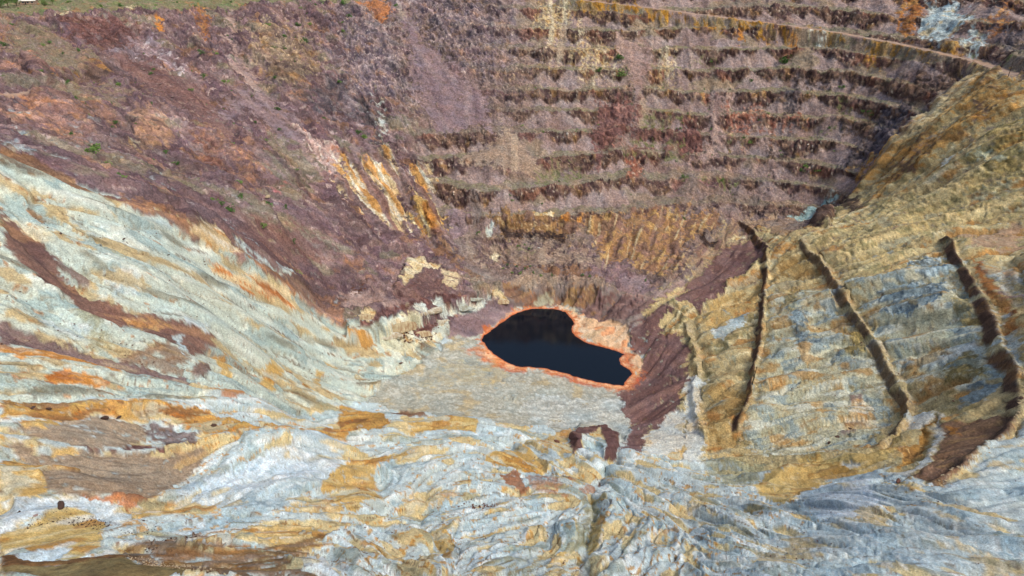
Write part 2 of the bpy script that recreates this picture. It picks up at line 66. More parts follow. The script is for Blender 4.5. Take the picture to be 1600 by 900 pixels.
 'landmarks': [[-352.8,604.0,"on the maroon rock under the left rim"],[-339.4,519.0,"on the olive scree at the upper left"],[-300.9,493.0,"near the small dark cliff on the left"],[-241.9,454.0,"beside the rust outcrop of the left wall"],[-269.8,412.5,"on the pinkish rock at the left edge"],[-278.3,566.0,"on the long purple scree tongue"],[-276.3,666.0,"near the rusty streak below the left rim"],[-222.2,686.0,"on the tan crag high on the left wall"],[-226.5,589.0,"along the pale scree chute of the left wall"],[-196.8,527.5,"on the rusty ground low on the left wall"],[-207.6,446.0,"on the slope above the white clay crest"],[-161.8,446.0,"on the lower purple talus"],[-164.5,650.5,"by the dark slate corner of the left wall"],[-135.3,568.5,"beside the cream cliff"],[-352.6,683.0,"on the green rim at the top left"],[-207.2,754.5,"on the rim left of the far wall"],[-99.6,700.5,"beside the mauve scree chute of the far wall"],[0.0,610.0,"near the large tan scree cone of the far wall"],[81.5,705.5,"on the cream upper benches of the far wall"],[125.8,645.0,"on the red rock benches of the far wall"],[196.6,680.5,"on the middle benches right of the pale chute"],[265.6,676.5,"on the upper benches below the haul road"],[309.8,614.0,"on the benches near the right corner"],[161.8,602.0,"on the lowest benches of the far wall"],[257.4,603.5,"on the lower right benches of the far wall"],[21.1,524.5,"on the tan ledges behind the lake"],[89.4,574.5,"above the ochre cliffs behind the lake"]],
 'strata': [[-189.6,267.8,0.996,-0.092],[-148.9,286.0,0.316,0.949],[-179.8,304.0,0.687,0.727],[-183.8,251.0,0.856,-0.517],[-146.5,251.0,0.772,0.635],[-145.9,209.5,0.942,0.336],[-128.1,319.2,0.547,0.837],[-101.7,334.5,0.818,0.576],[-171.5,227.5,0.999,-0.036],[-97.1,309.0,0.976,0.218],[-151.8,341.8,0.481,0.877],[-136.5,176.0,0.594,0.804],[-98.1,253.8,0.287,0.958],[-115.9,146.2,0.982,0.187],[-125.0,158.0,0.828,0.561],[-95.2,155.5,0.344,0.939],[-84.5,171.8,0.437,0.899],[-117.8,131.0,0.458,0.889],[-104.0,116.0,0.202,0.979],[-86.0,104.2,0.995,0.095],[-65.0,137.0,0.813,0.583],[-82.2,215.0,0.47,0.883],[-63.1,293.5,0.65,0.76],[1.2,237.2,0.916,-0.401],[11.6,250.8,0.442,-0.897],[-40.6,221.5,0.21,0.978],[-30.5,137.2,0.682,-0.731],[-7.6,185.5,0.856,0.516],[1.0,135.5,0.626,0.78],[24.4,167.0,-0.163,-0.987],[38.8,154.2,0.434,0.901],[50.0,231.0,0.551,-0.834],[-29.6,259.2,0.972,0.237],[-12.6,210.8,0.995,0.099],[66.5,176.5,0.336,-0.942],[75.5,141.5,0.732,-0.681],[112.8,120.5,0.788,-0.616],[151.6,177.2,0.978,0.209],[120.9,170.5,0.213,-0.977],[100.4,243.0,0.877,-0.481],[176.8,374.0,0.995,-0.105],[160.3,319.5,0.998,0.069],[132.7,274.5,0.991,0.133],[201.1,423.8,0.857,-0.515],[214.7,308.0,0.911,-0.413],[217.4,363.2,0.82,-0.572],[213.6,328.0,0.711,-0.703],[209.2,285.8,0.648,-0.762],[246.4,326.0,-0.338,-0.941],[171.2,206.2,0.971,-0.239],[160.0,457.0,0.774,0.633],[157.3,508.8,0.558,0.83],[152.7,428.0,0.996,0.088],[110.3,290.8,0.996,-0.091],[133.2,363.5,0.959,-0.282],[336.1,565.8,-0.871,-0.491],[311.1,475.8,0.768,-0.641],[261.2,465.0,0.985,0.173],[239.2,384.5,0.964,0.265],[309.1,518.2,-1.0,-0.017],[309.3,426.5,0.945,-0.328],[-80.5,724.0,0.618,-0.786],[0.0,618.2,0.0,-1.0],[123.3,685.8,-0.089,-0.996],[241.3,668.5,-0.176,-0.984],[51.1,542.0,-0.179,-0.984],[120.5,553.5,-0.364,-0.931],[152.7,536.0,-0.398,-0.918],[282.1,625.0,-0.464,-0.886],[28.3,709.5,-0.182,-0.983],[-289.2,549.8,0.88,-0.476],[-266.6,549.2,0.914,-0.405],[-226.9,627.5,0.665,-0.747],[-241.0,359.0,0.895,-0.445],[-152.4,369.5,0.872,0.49],[-120.7,511.2,0.959,-0.283],[-113.2,594.5,0.56,-0.829],[-126.6,560.0,0.699,-0.715],[-76.0,549.5,0.525,-0.851],[-200.5,431.2,0.934,-0.357],[-173.4,621.2,0.791,-0.611],[-323.1,650.5,0.736,-0.677],[-67.8,428.2,0.713,-0.701],[-56.9,448.8,0.841,-0.541],[-66.2,352.5,0.714,0.7],[-25.4,327.5,0.959,-0.283],[40.4,341.0,0.987,0.162],[91.6,402.5,0.542,0.841],[81.6,332.2,0.79,0.613],[-27.9,443.5,0.875,0.484]],
}
LAYERS = [
 ["bench",[[-215,900],[-175,770],[-127.5,728.5],[-102.8,667.0],[-86.6,614.0],[-60.3,561.5],[-28.7,513.5],[-5.1,494.0],[98.4,477.0],[128.8,483.5],[185.7,572.5],[245.2,512.5],[288.2,552.0],[325.1,552.5],[370.3,580.0],[361.3,504.0],[420,480],[700,560],[700,950]],8,1],
 ["plum",[[-700,1300],[-215,900],[-175,770],[-127.5,728.5],[-102.8,667.0],[-86.6,614.0],[-60.3,561.5],[-28.7,513.5],[-5.1,494.0],[-9.8,470.0],[-30.1,435.0],[-49.9,427.0],[-86.0,408.5],[-101.0,399.5],[-139.1,390.5],[-169.0,343.0],[-192.6,331.5],[-210.7,315.5],[-229.0,304.5],[-420,300],[-1500,500],[-1500,1300]],6,1],
 ["olive",[[185.7,572.5],[245.2,512.5],[288.2,552.0],[325.1,552.5],[370.3,580.0],[360.6,502.5],[420,480],[500,300],[300,180],[192.3,212.5],[162.6,190.5],[139.8,183.0],[151.0,231.0],[129.9,234.0],[110.1,245.0],[96.6,266.5],[64.8,279.5],[64.0,321.5],[75.2,367.5],[85.0,389.5],[88.9,414.5],[96.6,465.0],[128.8,483.5]],5,1],
 ["clay_left",[[-229.0,304.5],[-210.7,315.5],[-192.6,331.5],[-169.0,343.0],[-139.1,390.5],[-101.0,399.5],[-50.6,436.0],[-48.3,408.5],[-66.4,380.5],[-79.1,358.5],[-83.7,333.0],[-101.8,282.5],[-114.7,205.5],[-145.9,163.0],[-300,160],[-420,300]],5,1],
 ["floor",[[-83.7,333.0],[-79.1,358.5],[-66.4,380.5],[-48.3,408.5],[-36.5,428.5],[-30.1,435.0],[-4.9,470.0],[15.0,480.5],[49.7,477.0],[85.3,419.5],[85.0,389.5],[75.2,367.5],[66.3,336.5],[63.3,311.0],[48.7,304.5],[33.6,294.0],[14.2,312.0],[-7.0,306.5],[-28.3,311.5],[-51.0,323.0],[-69.6,325.5]],3,1],
 ["bench_tan",[[-22.0,752.5],[109.8,757.5],[173.6,742.0],[163.3,657.0],[102.1,657.0],[41.9,691.0],[0.0,705.0]],20,0.75],
 ["bench_olive",[[238.5,722.5],[359.7,597.5],[367.5,586.0],[310.4,574.0],[255.6,618.0],[209.9,648.5]],20,0.6],
 ["mauve_rock",[[-179.7,778.0],[-159.1,787.0],[-122.3,765.5],[-85.7,721.0],[-50.4,697.5],[-85.6,663.0],[-128.9,658.0],[-153.4,617.0]],18,0.85],
 ["mauve_rock",[[-129.6,787.5],[22.6,783.0],[21.5,723.5],[-41.9,696.0],[-81.9,726.5]],18,0.8],
 ["cream",[[29.4,784.5],[55.7,771.5],[63.6,750.5],[55.3,713.0],[38.2,710.5],[26.4,750.0]],9,0.6],
 ["cream",[[64.7,730.0],[98.0,716.5],[100.6,695.5],[69.2,693.0],[55.2,711.5]],9,0.55],
 ["cream",[[136.1,715.0],[161.4,713.0],[154.5,688.5],[136.4,692.5]],8,0.5],
 ["blueclay",[[386.1,695.5],[401.9,678.5],[396.6,642.0],[379.8,625.5],[364.2,619.5],[364.6,651.0]],5,0.95],
 ["blueclay",[[384.1,613.0],[394.1,608.5],[385.3,597.0],[381.6,598.0],[372.9,605.0]],4,0.9],
 ["rust",[[373.6,712.5],[383.9,707.0],[364.4,664.5],[350.3,654.0],[352.3,668.5]],5,0.85],
 ["rust",[[403.6,626.0],[420.3,628.5],[402.6,604.0],[391.4,604.0]],5,0.7],
 ["ochre_far",[[60.1,770.5],[89.7,776.5],[173.4,745.0],[173.5,742.0],[109.4,751.5],[77.4,761.0]],4,0.85],
 ["ochre_far",[[167.1,745.5],[192.1,740.0],[236.0,734.0],[275.7,706.0],[275.8,703.5],[250.8,714.5],[223.7,724.0],[191.6,733.0],[167.4,744.0]],4,0.8],
 ["ochre_far",[[287.9,716.0],[313.1,695.0],[308.2,682.0],[282.7,701.0]],3,0.8],
 ["ochre_far",[[328.0,673.0],[363.1,620.0],[377.7,599.5],[369.9,588.0],[344.0,631.5],[322.9,654.5]],4,0.75],
 ["orange",[[221.5,723.5],[227.5,722.0],[226.2,712.5],[221.4,713.5]],2,0.8],
 ["orange",[[272.4,705.5],[276.0,703.5],[271.9,695.5],[270.3,702.5]],2,0.7],
 ["white_rock",[[282.9,700.5],[301.2,690.0],[299.9,688.0],[288.5,695.0]],4,0.7],
 ["olive_dirt",[[383.0,598.5],[379.7,536.5],[372.4,523.5],[384.8,593.5]],3,0.7],
 ["slate",[[397.1,596.5],[411.8,592.5],[387.0,547.5],[392.5,580.5]],5,0.7],
 ["mauve_talus",[[-122.3,765.5],[-106.5,761.5],[-86.6,730.5],[-59.2,705.0],[-41.4,680.5],[-20.5,668.0],[-19.9,636.5],[-44.0,641.0],[-71.9,639.0],[-85.8,665.5],[-96.1,693.0]],5,0.95],
 ["grey_talus",[[-123.1,772.0],[-111.0,763.0],[-103.4,729.0],[-110.5,735.0]],3,0.8],
 ["orange_flute",[[-161.0,785.5],[-138.4,786.0],[-124.3,763.0],[-129.3,748.5],[-144.5,765.0]],4,0.9],
 ["tan_talus",[[-6.0,643.0],[5.9,629.0],[27.0,602.5],[19.0,589.5],[-7.6,591.5],[-50.2,605.5],[-23.6,621.5]],4,0.95],
 ["tan_talus",[[55.1,753.0],[61.3,748.0],[53.1,712.0],[38.2,710.5]],3,0.7],
 ["pink_talus",[[103.6,733.0],[128.8,726.5],[135.2,704.0],[120.4,658.5],[97.4,628.0],[93.4,628.0],[112.3,659.5],[111.2,696.5]],4,0.85],
 ["tan_talus",[[127.1,685.0],[129.6,667.5],[138.9,657.5],[113.9,654.5],[120.9,665.0]],3,0.8],
 ["pink_talus",[[189.8,675.5],[211.4,671.0],[195.3,656.0],[198.6,637.5],[181.1,639.0],[187.2,654.5]],4,0.9],
 ["pink_talus",[[184.9,637.5],[192.7,622.5],[167.0,623.0]],3,0.9],
 ["red_rock",[[82.8,675.0],[111.9,678.0],[118.6,661.5],[100.4,639.0],[78.7,615.5],[76.2,638.0]],6,0.8],
 ["red_rock",[[156.9,653.5],[175.4,655.0],[181.3,641.0],[165.4,627.0],[153.6,627.5]],4,0.85],
 ["brick",[[200.7,664.5],[270.2,642.5],[263.2,636.5],[247.3,641.5],[240.0,631.0],[208.2,637.0]],6,0.7],
 ["brick",[[107.2,622.0],[121.1,621.5],[114.6,602.0],[104.6,600.5]],3,0.9],
 ["red_rock",[[105.8,653.5],[163.3,655.0],[161.7,644.5],[104.6,641.0]],3,0.7],
 ["red_rock",[[102.1,635.5],[161.5,640.5],[159.8,629.0],[105.3,627.0]],3,0.7],
 ["slate",[[316.7,595.0],[321.1,578.0],[299.9,547.0],[295.2,569.5],[289.0,583.5],[305.8,589.0]],5,0.95],
 ["slate",[[329.4,591.0],[336.0,586.0],[326.0,567.0],[322.6,579.0]],3,0.95],
 ["dark_rock",[[291.2,620.5],[312.4,601.0],[306.2,590.5],[289.4,611.5]],4,0.75],
 ["dark_rock",[[261.3,676.5],[314.5,642.5],[312.7,638.5],[262.2,668.5]],4,0.75],
 ["dark_rock",[[343.5,609.5],[371.0,585.0],[348.1,565.0],[338.7,589.0]],5,0.75],
 ["dark_rock",[[320.4,631.5],[336.8,610.0],[332.7,601.0],[320.2,624.0]],4,0.7],
 ["dark_rock",[[235.1,623.5],[251.7,620.5],[247.4,610.5],[233.6,615.5]],4,0.7],
 ["slate",[[252.2,660.5],[268.2,662.0],[265.8,650.0],[253.5,653.5]],4,0.7],
 ["grass",[[19.2,598.5],[58.6,609.0],[55.5,591.5],[15.2,586.0]],4,0.55],
 ["grass",[[104.7,642.0],[161.6,643.0],[161.6,641.0],[106.5,638.5]],2,0.7],
 ["grass",[[103.2,626.5],[159.3,626.0],[157.1,623.0],[101.1,623.5]],2,0.7],
 ["grass",[[128.9,661.5],[163.2,657.5],[161.2,655.5],[115.9,654.0]],2,0.65],
 ["grass",[[276.1,626.5],[289.5,612.5],[283.7,614.0],[272.4,624.5]],3,0.6],
 ["grass",[[293.4,634.5],[312.0,610.0],[302.2,611.5],[294.5,630.0]],3,0.6],
 ["grass",[[151.3,609.5],[205.7,607.0],[203.5,604.0],[150.7,605.5]],2,0.65],
 ["grass",[[202.5,638.0],[221.5,633.5],[221.4,632.0],[202.4,635.5]],2,0.6],
 ["grass",[[183.6,704.5],[200.4,702.5],[193.3,698.0],[174.3,698.5]],3,0.5],
 ["teal",[[244.0,572.5],[258.2,572.5],[277.3,569.5],[278.1,564.5],[260.4,559.5],[245.1,569.5]],1.5,0.9],
 ["cream",[[252.2,568.5],[261.2,561.5],[259.9,561.0],[254.5,564.0]],1.5,0.9],
 ["dark_rock",[[261.2,561.5],[248.7,513.5],[234.8,482.5],[228.4,493.0]],2,0.9],
 ["dark_rock",[[278.4,555.5],[274.0,514.0],[270.5,502.5],[263.8,510.0],[274.3,568.5]],3,0.8],
 ["ochre_dark",[[-20.3,558.5],[11.1,563.0],[44.4,560.0],[61.2,560.5],[45.1,535.0],[25.4,540.0],[3.6,541.0],[-18.3,550.0]],5,0.9],
 ["ochre_flute",[[57.5,561.5],[99.0,566.5],[133.3,578.0],[152.8,579.5],[138.8,508.0],[119.0,493.5],[93.0,514.0],[78.6,511.5],[68.8,538.0]],6,0.95],
 ["ochre_flute",[[147.3,581.0],[171.6,578.0],[184.7,575.0],[151.1,540.0],[133.9,509.0]],6,0.85],
 ["black",[[-14.7,551.0],[-1.8,551.5],[14.6,545.0],[45.8,547.0],[43.3,535.0],[23.5,536.5],[0.0,542.5]],2.5,0.85],
 ["cream",[[18.6,563.0],[37.3,565.0],[37.0,559.0],[20.3,557.5]],1.5,0.9],
 ["orange",[[39.1,563.5],[53.8,562.0],[61.2,559.0],[44.4,558.5]],2,0.7],
 ["white_rock",[[-21.1,551.5],[-15.6,552.0],[-15.6,549.0],[-22.0,546.0],[-23.5,547.5]],2,0.9],
 ["mauve_talus",[[-57.6,564.5],[-35.2,562.0],[-33.1,554.0],[-43.5,539.5],[-54.5,542.0]],4,0.85],
 ["grey_talus",[[-37.2,567.5],[-18.5,566.0],[-27.6,552.0],[-36.2,536.0],[-28.6,523.5],[0.0,498.0],[-16.8,482.5],[-31.0,501.0],[-48.1,526.0],[-38.5,549.5]],5,0.85],
 ["tan_talus",[[-27.4,540.5],[18.1,536.0],[70.8,520.5],[77.7,504.5],[35.0,513.0],[10.6,519.0],[-10.8,527.5],[-21.4,522.0]],5,0.7],
 ["grass",[[0.0,538.0],[23.4,533.5],[17.9,527.5],[-3.6,533.5]],3,0.35],
 ["cream",[[-21.8,534.0],[-9.0,531.5],[-10.8,527.5],[-19.8,529.0]],2,0.8],
 ["brown",[[-10.8,526.0],[28.0,512.0],[51.7,503.5],[74.8,494.0],[67.5,489.0],[34.2,496.5],[17.5,511.5]],3,0.8],
 ["tan_talus",[[-5.1,491.5],[7.0,506.5],[19.4,515.5],[34.1,492.5],[23.8,490.5]],3,0.9],
 ["tan_talus",[[34.1,494.5],[74.2,488.5],[81.8,480.0],[70.2,481.0],[27.2,490.0]],3,0.8],
 ["mauve_talus",[[84.6,489.5],[99.9,501.0],[109.6,487.0],[112.3,474.5],[91.1,475.0],[81.8,480.0]],3,0.9],
 ["mauve_talus",[[51.3,497.0],[65.0,498.5],[74.6,492.5],[59.3,491.0]],2,0.8],
 ["pink_talus",[[76.8,480.0],[105.3,472.0],[122.5,477.0],[135.5,492.5],[133.0,480.5],[116.2,461.5],[100.9,464.5],[76.5,477.0]],3,0.85],
 ["brown_flute",[[-5.1,490.5],[70.2,481.5],[66.5,473.0],[59.8,470.5],[33.8,480.0],[8.4,478.0],[-5.0,479.0]],3,0.95],
 ["grey_clay",[[18.4,487.0],[32.3,486.0],[31.2,480.0],[17.7,481.0]],1.5,0.8],
 ["ochre_dark",[[40.7,487.0],[66.9,481.0],[64.9,473.5],[53.4,474.0],[42.3,483.5]],3,0.6],
 ["cream",[[-15.8,478.0],[-8.4,480.5],[-3.4,480.0],[-5.0,473.0],[-14.9,469.5]],1.5,1],
 ["plateau",[[-700,1300],[-215,900],[-161.0,783.5],[-254.0,739.5],[-350.1,677.5],[-384.0,635.5],[-415.0,599.5],[-600,560]],4,1],
 ["olive_talus",[[-405.0,591.0],[-379.4,595.5],[-343.8,573.0],[-302.3,537.0],[-307.1,492.0],[-318.2,477.5],[-376.8,534.5]],8,0.75],
 ["rust_mix",[[-417.3,603.5],[-399.3,589.5],[-373.0,543.5],[-383.8,546.5]],5,0.7],
 ["pink_rock",[[-352.5,495.5],[-341.5,515.5],[-307.3,478.0],[-313.1,455.5],[-324.6,453.5]],5,0.85],
 ["orange_flute",[[-341.5,515.5],[-323.8,495.5],[-307.0,479.5],[-307.0,475.0],[-318.4,480.0]],2.5,0.6],
 ["dark_cliff",[[-307.5,459.5],[-305.9,514.5],[-305.9,537.0],[-291.2,541.0],[-293.9,486.5],[-301.3,457.0]],3,0.9],
 ["olive_talus",[[-297.9,455.5],[-291.0,512.5],[-272.4,515.5],[-261.9,468.0],[-283.7,447.0]],7,0.6],
 ["pink_rock",[[-299.8,412.0],[-292.3,450.0],[-269.2,446.5],[-259.2,399.5],[-280.3,380.5]],10,0.75],
 ["rust_mix",[[-281.1,446.5],[-266.7,467.5],[-254.7,451.5],[-262.2,427.0]],7,0.7],
 ["rust_mix",[[-266.3,385.5],[-268.2,423.0],[-252.8,412.5],[-237.0,355.5]],6,0.7],
 ["rust_pale",[[-257.4,477.0],[-250.8,493.0],[-230.2,459.5],[-228.1,441.0],[-236.2,431.5],[-250.3,452.5]],4,0.85],
 ["cream",[[-247.4,435.0],[-238.2,437.0],[-236.0,425.5],[-239.7,418.5]],4,0.45],
 ["rust_mix",[[-226.0,479.5],[-217.1,505.5],[-199.8,487.5],[-202.8,447.5],[-218.8,456.0]],8,0.65],
 ["rust_mix",[[-213.2,502.5],[-187.2,502.0],[-175.3,474.5],[-183.9,454.0],[-200.0,479.0]],8,0.65],
 ["maroon_rock",[[-224.1,474.0],[-217.4,490.0],[-198.4,465.5],[-206.4,450.5]],6,0.6],
 ["purple_talus",[[-316.9,560.0],[-309.6,575.0],[-290.0,578.5],[-254.0,568.0],[-231.5,548.0],[-207.8,522.0],[-219.2,512.0],[-238.5,517.0],[-258.5,516.5],[-289.5,540.5],[-357.7,585.5]],4,0.95],
 ["mauve_white",[[-332.6,587.0],[-319.6,626.0],[-303.1,627.5],[-269.1,592.0],[-255.3,590.0],[-268.5,581.5],[-295.4,591.5],[-309.2,560.5]],5,0.8],
 ["maroon_rock",[[-379.6,615.0],[-346.3,655.0],[-321.5,630.5],[-309.6,575.0],[-322.3,568.0],[-356.3,592.5]],8,0.75],
 ["orange",[[-327.4,676.5],[-320.5,673.0],[-305.2,645.0],[-307.6,640.5]],1.5,0.95],
 ["cream",[[-358.3,682.0],[-352.5,690.5],[-348.5,677.0]],1.5,0.8],
 ["cream",[[-386.2,627.5],[-380.4,640.0],[-372.8,625.5],[-379.4,618.0]],1.5,0.8],
 ["rust",[[-309.0,726.0],[-295.8,723.5],[-270.7,652.5],[-271.7,644.0],[-289.0,679.5]],3,0.7],
 ["mauve_talus",[[-229.1,609.0],[-209.5,612.5],[-176.8,583.0],[-166.5,565.0],[-186.6,555.0],[-210.1,571.0],[-224.4,527.0],[-231.8,578.5]],6,0.8],
 ["pink_talus",[[-277.9,722.5],[-270.6,725.5],[-246.4,653.0],[-226.4,629.5],[-205.5,603.5],[-222.9,599.0],[-241.5,622.0]],4,0.8],
 ["bench_tan",[[-252.0,706.0],[-203.9,716.5],[-177.2,680.0],[-187.1,631.5],[-211.4,620.5],[-236.5,647.5]],10,0.7],
 ["slate",[[-202.7,613.5],[-172.1,650.0],[-158.2,684.0],[-150.2,631.0],[-165.6,614.0],[-184.7,620.0]],8,0.7],
 ["olive_talus",[[-218.1,365.0],[-215.8,429.0],[-188.8,423.5],[-192.7,354.5]],10,0.5],
 ["pink_white",[[-180.3,576.5],[-165.5,585.0],[-151.0,590.5],[-142.0,579.5],[-135.8,542.5],[-147.0,549.5],[-160.5,559.5]],4,0.95],
 ["purple_talus",[[-164.3,359.0],[-167.3,413.5],[-149.1,461.5],[-132.6,461.5],[-141.2,423.0],[-139.4,378.5],[-152.0,366.5]],6,0.8],
 ["red_spot",[[-171.7,476.0],[-167.4,494.0],[-164.3,487.0],[-168.9,473.0]],2,0.35],
 ["rust_mix",[[-200.1,317.0],[-191.7,339.5],[-172.2,345.0],[-168.2,343.5],[-181.1,332.5],[-194.3,317.5]],5,0.8],
 ["rust_mix",[[-124.8,457.5],[-117.8,467.5],[-108.8,458.5],[-114.9,450.5],[-123.2,448.5]],3,0.75],
 ["slate",[[-144.0,654.0],[-130.6,655.0],[-120.0,629.5],[-110.1,610.5],[-117.0,605.5],[-133.7,620.0]],4,0.85],
 ["white_rock",[[-130.6,655.5],[-126.3,655.0],[-115.3,631.5],[-117.0,605.5],[-120.7,604.5],[-121.1,631.0]],5,0.6],
 ["cream_rock",[[-148.7,587.5],[-136.5,577.5],[-126.9,586.0],[-117.3,620.0],[-99.3,597.5],[-88.3,580.0],[-91.0,570.0],[-138.8,532.5]],6,0.86],
 ["mauve_talus",[[-142.6,585.5],[-134.3,610.5],[-121.1,607.5],[-128.5,584.5],[-134.9,578.5]],3,0.7],
 ["cream_rock",[[-87.9,596.5],[-73.4,605.0],[-65.6,600.5],[-69.4,576.0],[-84.0,572.5]],4,0.84],
 ["cream_rock",[[-131.2,545.0],[-103.4,567.5],[-86.6,561.5],[-85.1,545.5],[-88.4,526.5],[-96.6,524.5],[-107.3,529.0],[-120.6,530.5]],5,0.9],
 ["ochre_rock",[[-87.8,574.0],[-71.4,577.5],[-61.3,564.0],[-58.5,550.0],[-53.0,549.0],[-56.3,542.5],[-64.5,532.5],[-83.0,542.0]],4,0.88],
 ["brown",[[-75.2,534.0],[-53.7,531.0],[-31.5,510.0],[-18.5,484.5],[-41.5,504.5],[-63.6,521.0]],5,0.7],
 ["pink_talus",[[-120.7,434.0],[-92.9,444.0],[-79.5,427.5],[-82.4,416.0],[-103.4,419.0],[-117.4,417.0]],4,0.85],
 ["purple_talus",[[-81.6,452.5],[-66.8,486.0],[-52.6,476.0],[-41.3,456.0],[-62.1,443.0],[-75.3,428.5],[-88.3,443.5]],2.5,0.85],
 ["cream",[[-86.4,467.0],[-79.3,488.0],[-82.7,503.0],[-78.8,509.0],[-67.7,495.0],[-54.1,494.0],[-58.5,487.0],[-68.5,487.0],[-75.2,475.0],[-80.1,458.5]],1.6,0.95],
 ["cream_streak",[[-55.5,490.5],[-45.0,484.0],[-39.3,484.0],[-40.7,458.5],[-48.5,466.5]],1.6,0.9],
 ["maroon_rock",[[-71.6,434.0],[-50.6,453.0],[-32.1,460.0],[-46.9,444.5],[-74.8,424.0],[-89.3,404.5],[-103.4,391.5],[-90.3,412.0]],2,0.85],
 ["clay_left",[[-113.3,398.5],[-104.0,395.0],[-103.0,387.5],[-111.1,388.0]],2,0.9],
 ["cream",[[-100.5,406.0],[-94.4,411.5],[-91.9,408.5],[-95.9,403.0],[-99.8,401.5]],1,0.95],
 ["white_rock",[[-59.9,444.0],[-53.3,448.5],[-47.0,444.0],[-48.5,442.0],[-53.6,439.5]],1.3,0.95],
 ["white_rock",[[-71.5,427.0],[-65.2,437.0],[-59.1,434.5],[-61.1,431.0]],1.3,0.95],
 ["white_rock",[[-47.7,442.5],[-38.0,450.5],[-26.0,465.0],[-17.5,478.0],[-22.7,460.0],[-28.7,450.5],[-44.0,444.0]],1.5,0.9],
 ["cream_clay",[[-87.6,401.0],[-77.9,413.5],[-70.7,425.5],[-61.2,429.0],[-51.4,438.5],[-44.5,440.0],[-44.3,429.0],[-55.4,415.0],[-65.8,403.5],[-78.1,389.0],[-85.8,394.5]],2,0.95],
 ["rust_brown",[[-105.3,386.5],[-96.0,394.5],[-88.9,392.5],[-94.1,386.5],[-98.4,389.0]],2,0.85],
 ["maroon_rock",[[-68.5,414.5],[-62.5,427.5],[-53.5,435.5],[-56.5,426.5],[-64.1,414.0]],1.2,0.95],
 ["mauve_talus",[[-44.5,440.0],[-25.9,458.0],[-16.5,469.0],[3.4,477.0],[0.0,464.0],[-23.5,436.5],[-43.5,424.5]],2,1],
 ["mauve_brown",[[54.8,471.0],[71.6,477.5],[98.7,471.0],[109.0,457.0],[86.8,443.5],[76.7,448.5],[61.5,455.5]],4,0.9],
 ["purple_talus",[[82.4,434.5],[93.7,439.0],[110.7,449.5],[117.2,436.0],[104.6,432.5],[105.4,420.5],[117.2,408.5],[103.9,348.0],[74.3,368.5],[86.5,392.5],[89.1,400.5],[83.5,410.0]],4.5,0.9],
 ["purple_talus",[[74.8,380.5],[106.3,358.5],[94.8,323.5],[85.6,314.0],[82.9,297.5],[76.8,311.5],[62.6,269.5],[52.7,274.0],[66.0,318.0],[66.3,344.0]],4,0.92],
 ["salmon_pale",[[33.8,480.0],[52.8,466.5],[61.6,456.5],[75.3,450.0],[82.1,432.0],[82.6,409.0],[75.1,413.0],[59.4,420.5],[45.5,437.0],[45.4,455.5]],2,0.95],
 ["salmon_pale",[[71.7,404.5],[80.3,408.0],[88.9,399.0],[84.0,386.0],[79.3,383.0],[74.0,395.0]],1.5,0.95],
 ["floor_tan",[[-63.2,361.0],[-53.1,379.0],[-35.0,399.0],[-14.5,396.0],[0.0,379.5],[-5.5,368.0]],5,0.6],
 ["floor_pale",[[3.8,333.0],[16.0,354.0],[31.9,353.5],[67.5,351.5],[66.6,318.0],[56.7,291.0],[45.1,308.5],[24.1,312.5],[17.0,316.0]],4,0.9],
 ["ochre_clay",[[-7.2,311.5],[2.4,318.0],[2.3,304.0],[-11.3,292.5]],3,0.5],
 ["rust_brown",[[372.3,585.0],[359.1,529.5],[358.4,498.5],[346.9,476.0],[332.9,476.0],[325.4,482.0],[321.5,512.0],[339.9,535.0]],7,0.7],
 ["rust_brown",[[291.8,572.0],[299.1,550.5],[310.6,531.5],[324.0,503.5],[318.9,485.5],[296.8,494.0],[284.6,510.5],[287.3,545.5]],7,0.75],
 ["dark_rock",[[335.9,506.5],[338.7,494.0],[332.9,486.0],[331.0,495.0]],4,0.8],
 ["dark_rock",[[357.0,538.5],[356.0,519.0],[347.8,510.5],[348.8,525.0]],4,0.6],
 ["dark_rock",[[307.2,525.5],[312.0,500.0],[308.4,496.5],[302.9,517.5]],4,0.6],
 ["dark_rock",[[295.5,530.0],[300.1,499.5],[295.0,495.5],[290.2,519.0]],4,0.7],
 ["olive_rock",[[329.4,468.5],[337.9,457.5],[323.7,421.5],[314.6,431.5],[309.2,459.5]],10,0.7],
 ["cream",[[371.0,586.5],[371.3,570.0],[339.6,529.5],[317.0,528.5],[305.5,537.0],[326.1,564.0],[348.1,565.0]],3,0.5],
 ["cream",[[291.5,481.0],[309.2,467.5],[309.2,459.5],[294.1,464.0]],4,0.5],
 ["white_rock",[[306.9,484.0],[310.5,484.5],[306.0,476.5],[304.8,477.5]],2,0.8],
 ["olive_tan",[[238.9,467.5],[276.8,476.5],[300.8,446.5],[322.4,418.0],[315.5,401.5],[288.2,424.0],[255.6,405.0],[218.5,378.0],[210.9,387.5],[221.7,452.5]],14,0.8],
 ["pink_flat",[[280.2,396.5],[299.5,398.0],[314.8,400.0],[297.5,371.5],[277.2,374.0],[270.9,381.0]],4,0.9],
 ["pink_flat",[[204.8,578.0],[221.9,572.0],[250.6,569.0],[221.2,498.0],[213.4,536.0],[209.1,565.5]],3,0.8],
 ["grey_talus",[[220.5,567.5],[249.2,565.0],[229.0,495.5],[221.6,484.0],[225.1,531.5]],3,0.7],
 ["tan_flute",[[143.9,507.5],[158.5,540.5],[182.5,565.0],[196.4,575.0],[207.4,543.0],[183.7,533.5],[138.4,482.5],[124.3,462.0]],4,0.85],
 ["purple_talus",[[121.7,449.5],[139.1,485.5],[184.9,538.0],[206.4,534.5],[193.0,486.0],[187.9,482.5],[163.4,466.5],[133.8,436.0]],3,0.95],
 ["cream",[[182.5,546.0],[197.1,555.0],[195.4,543.0],[181.5,538.5]],1.5,0.8],
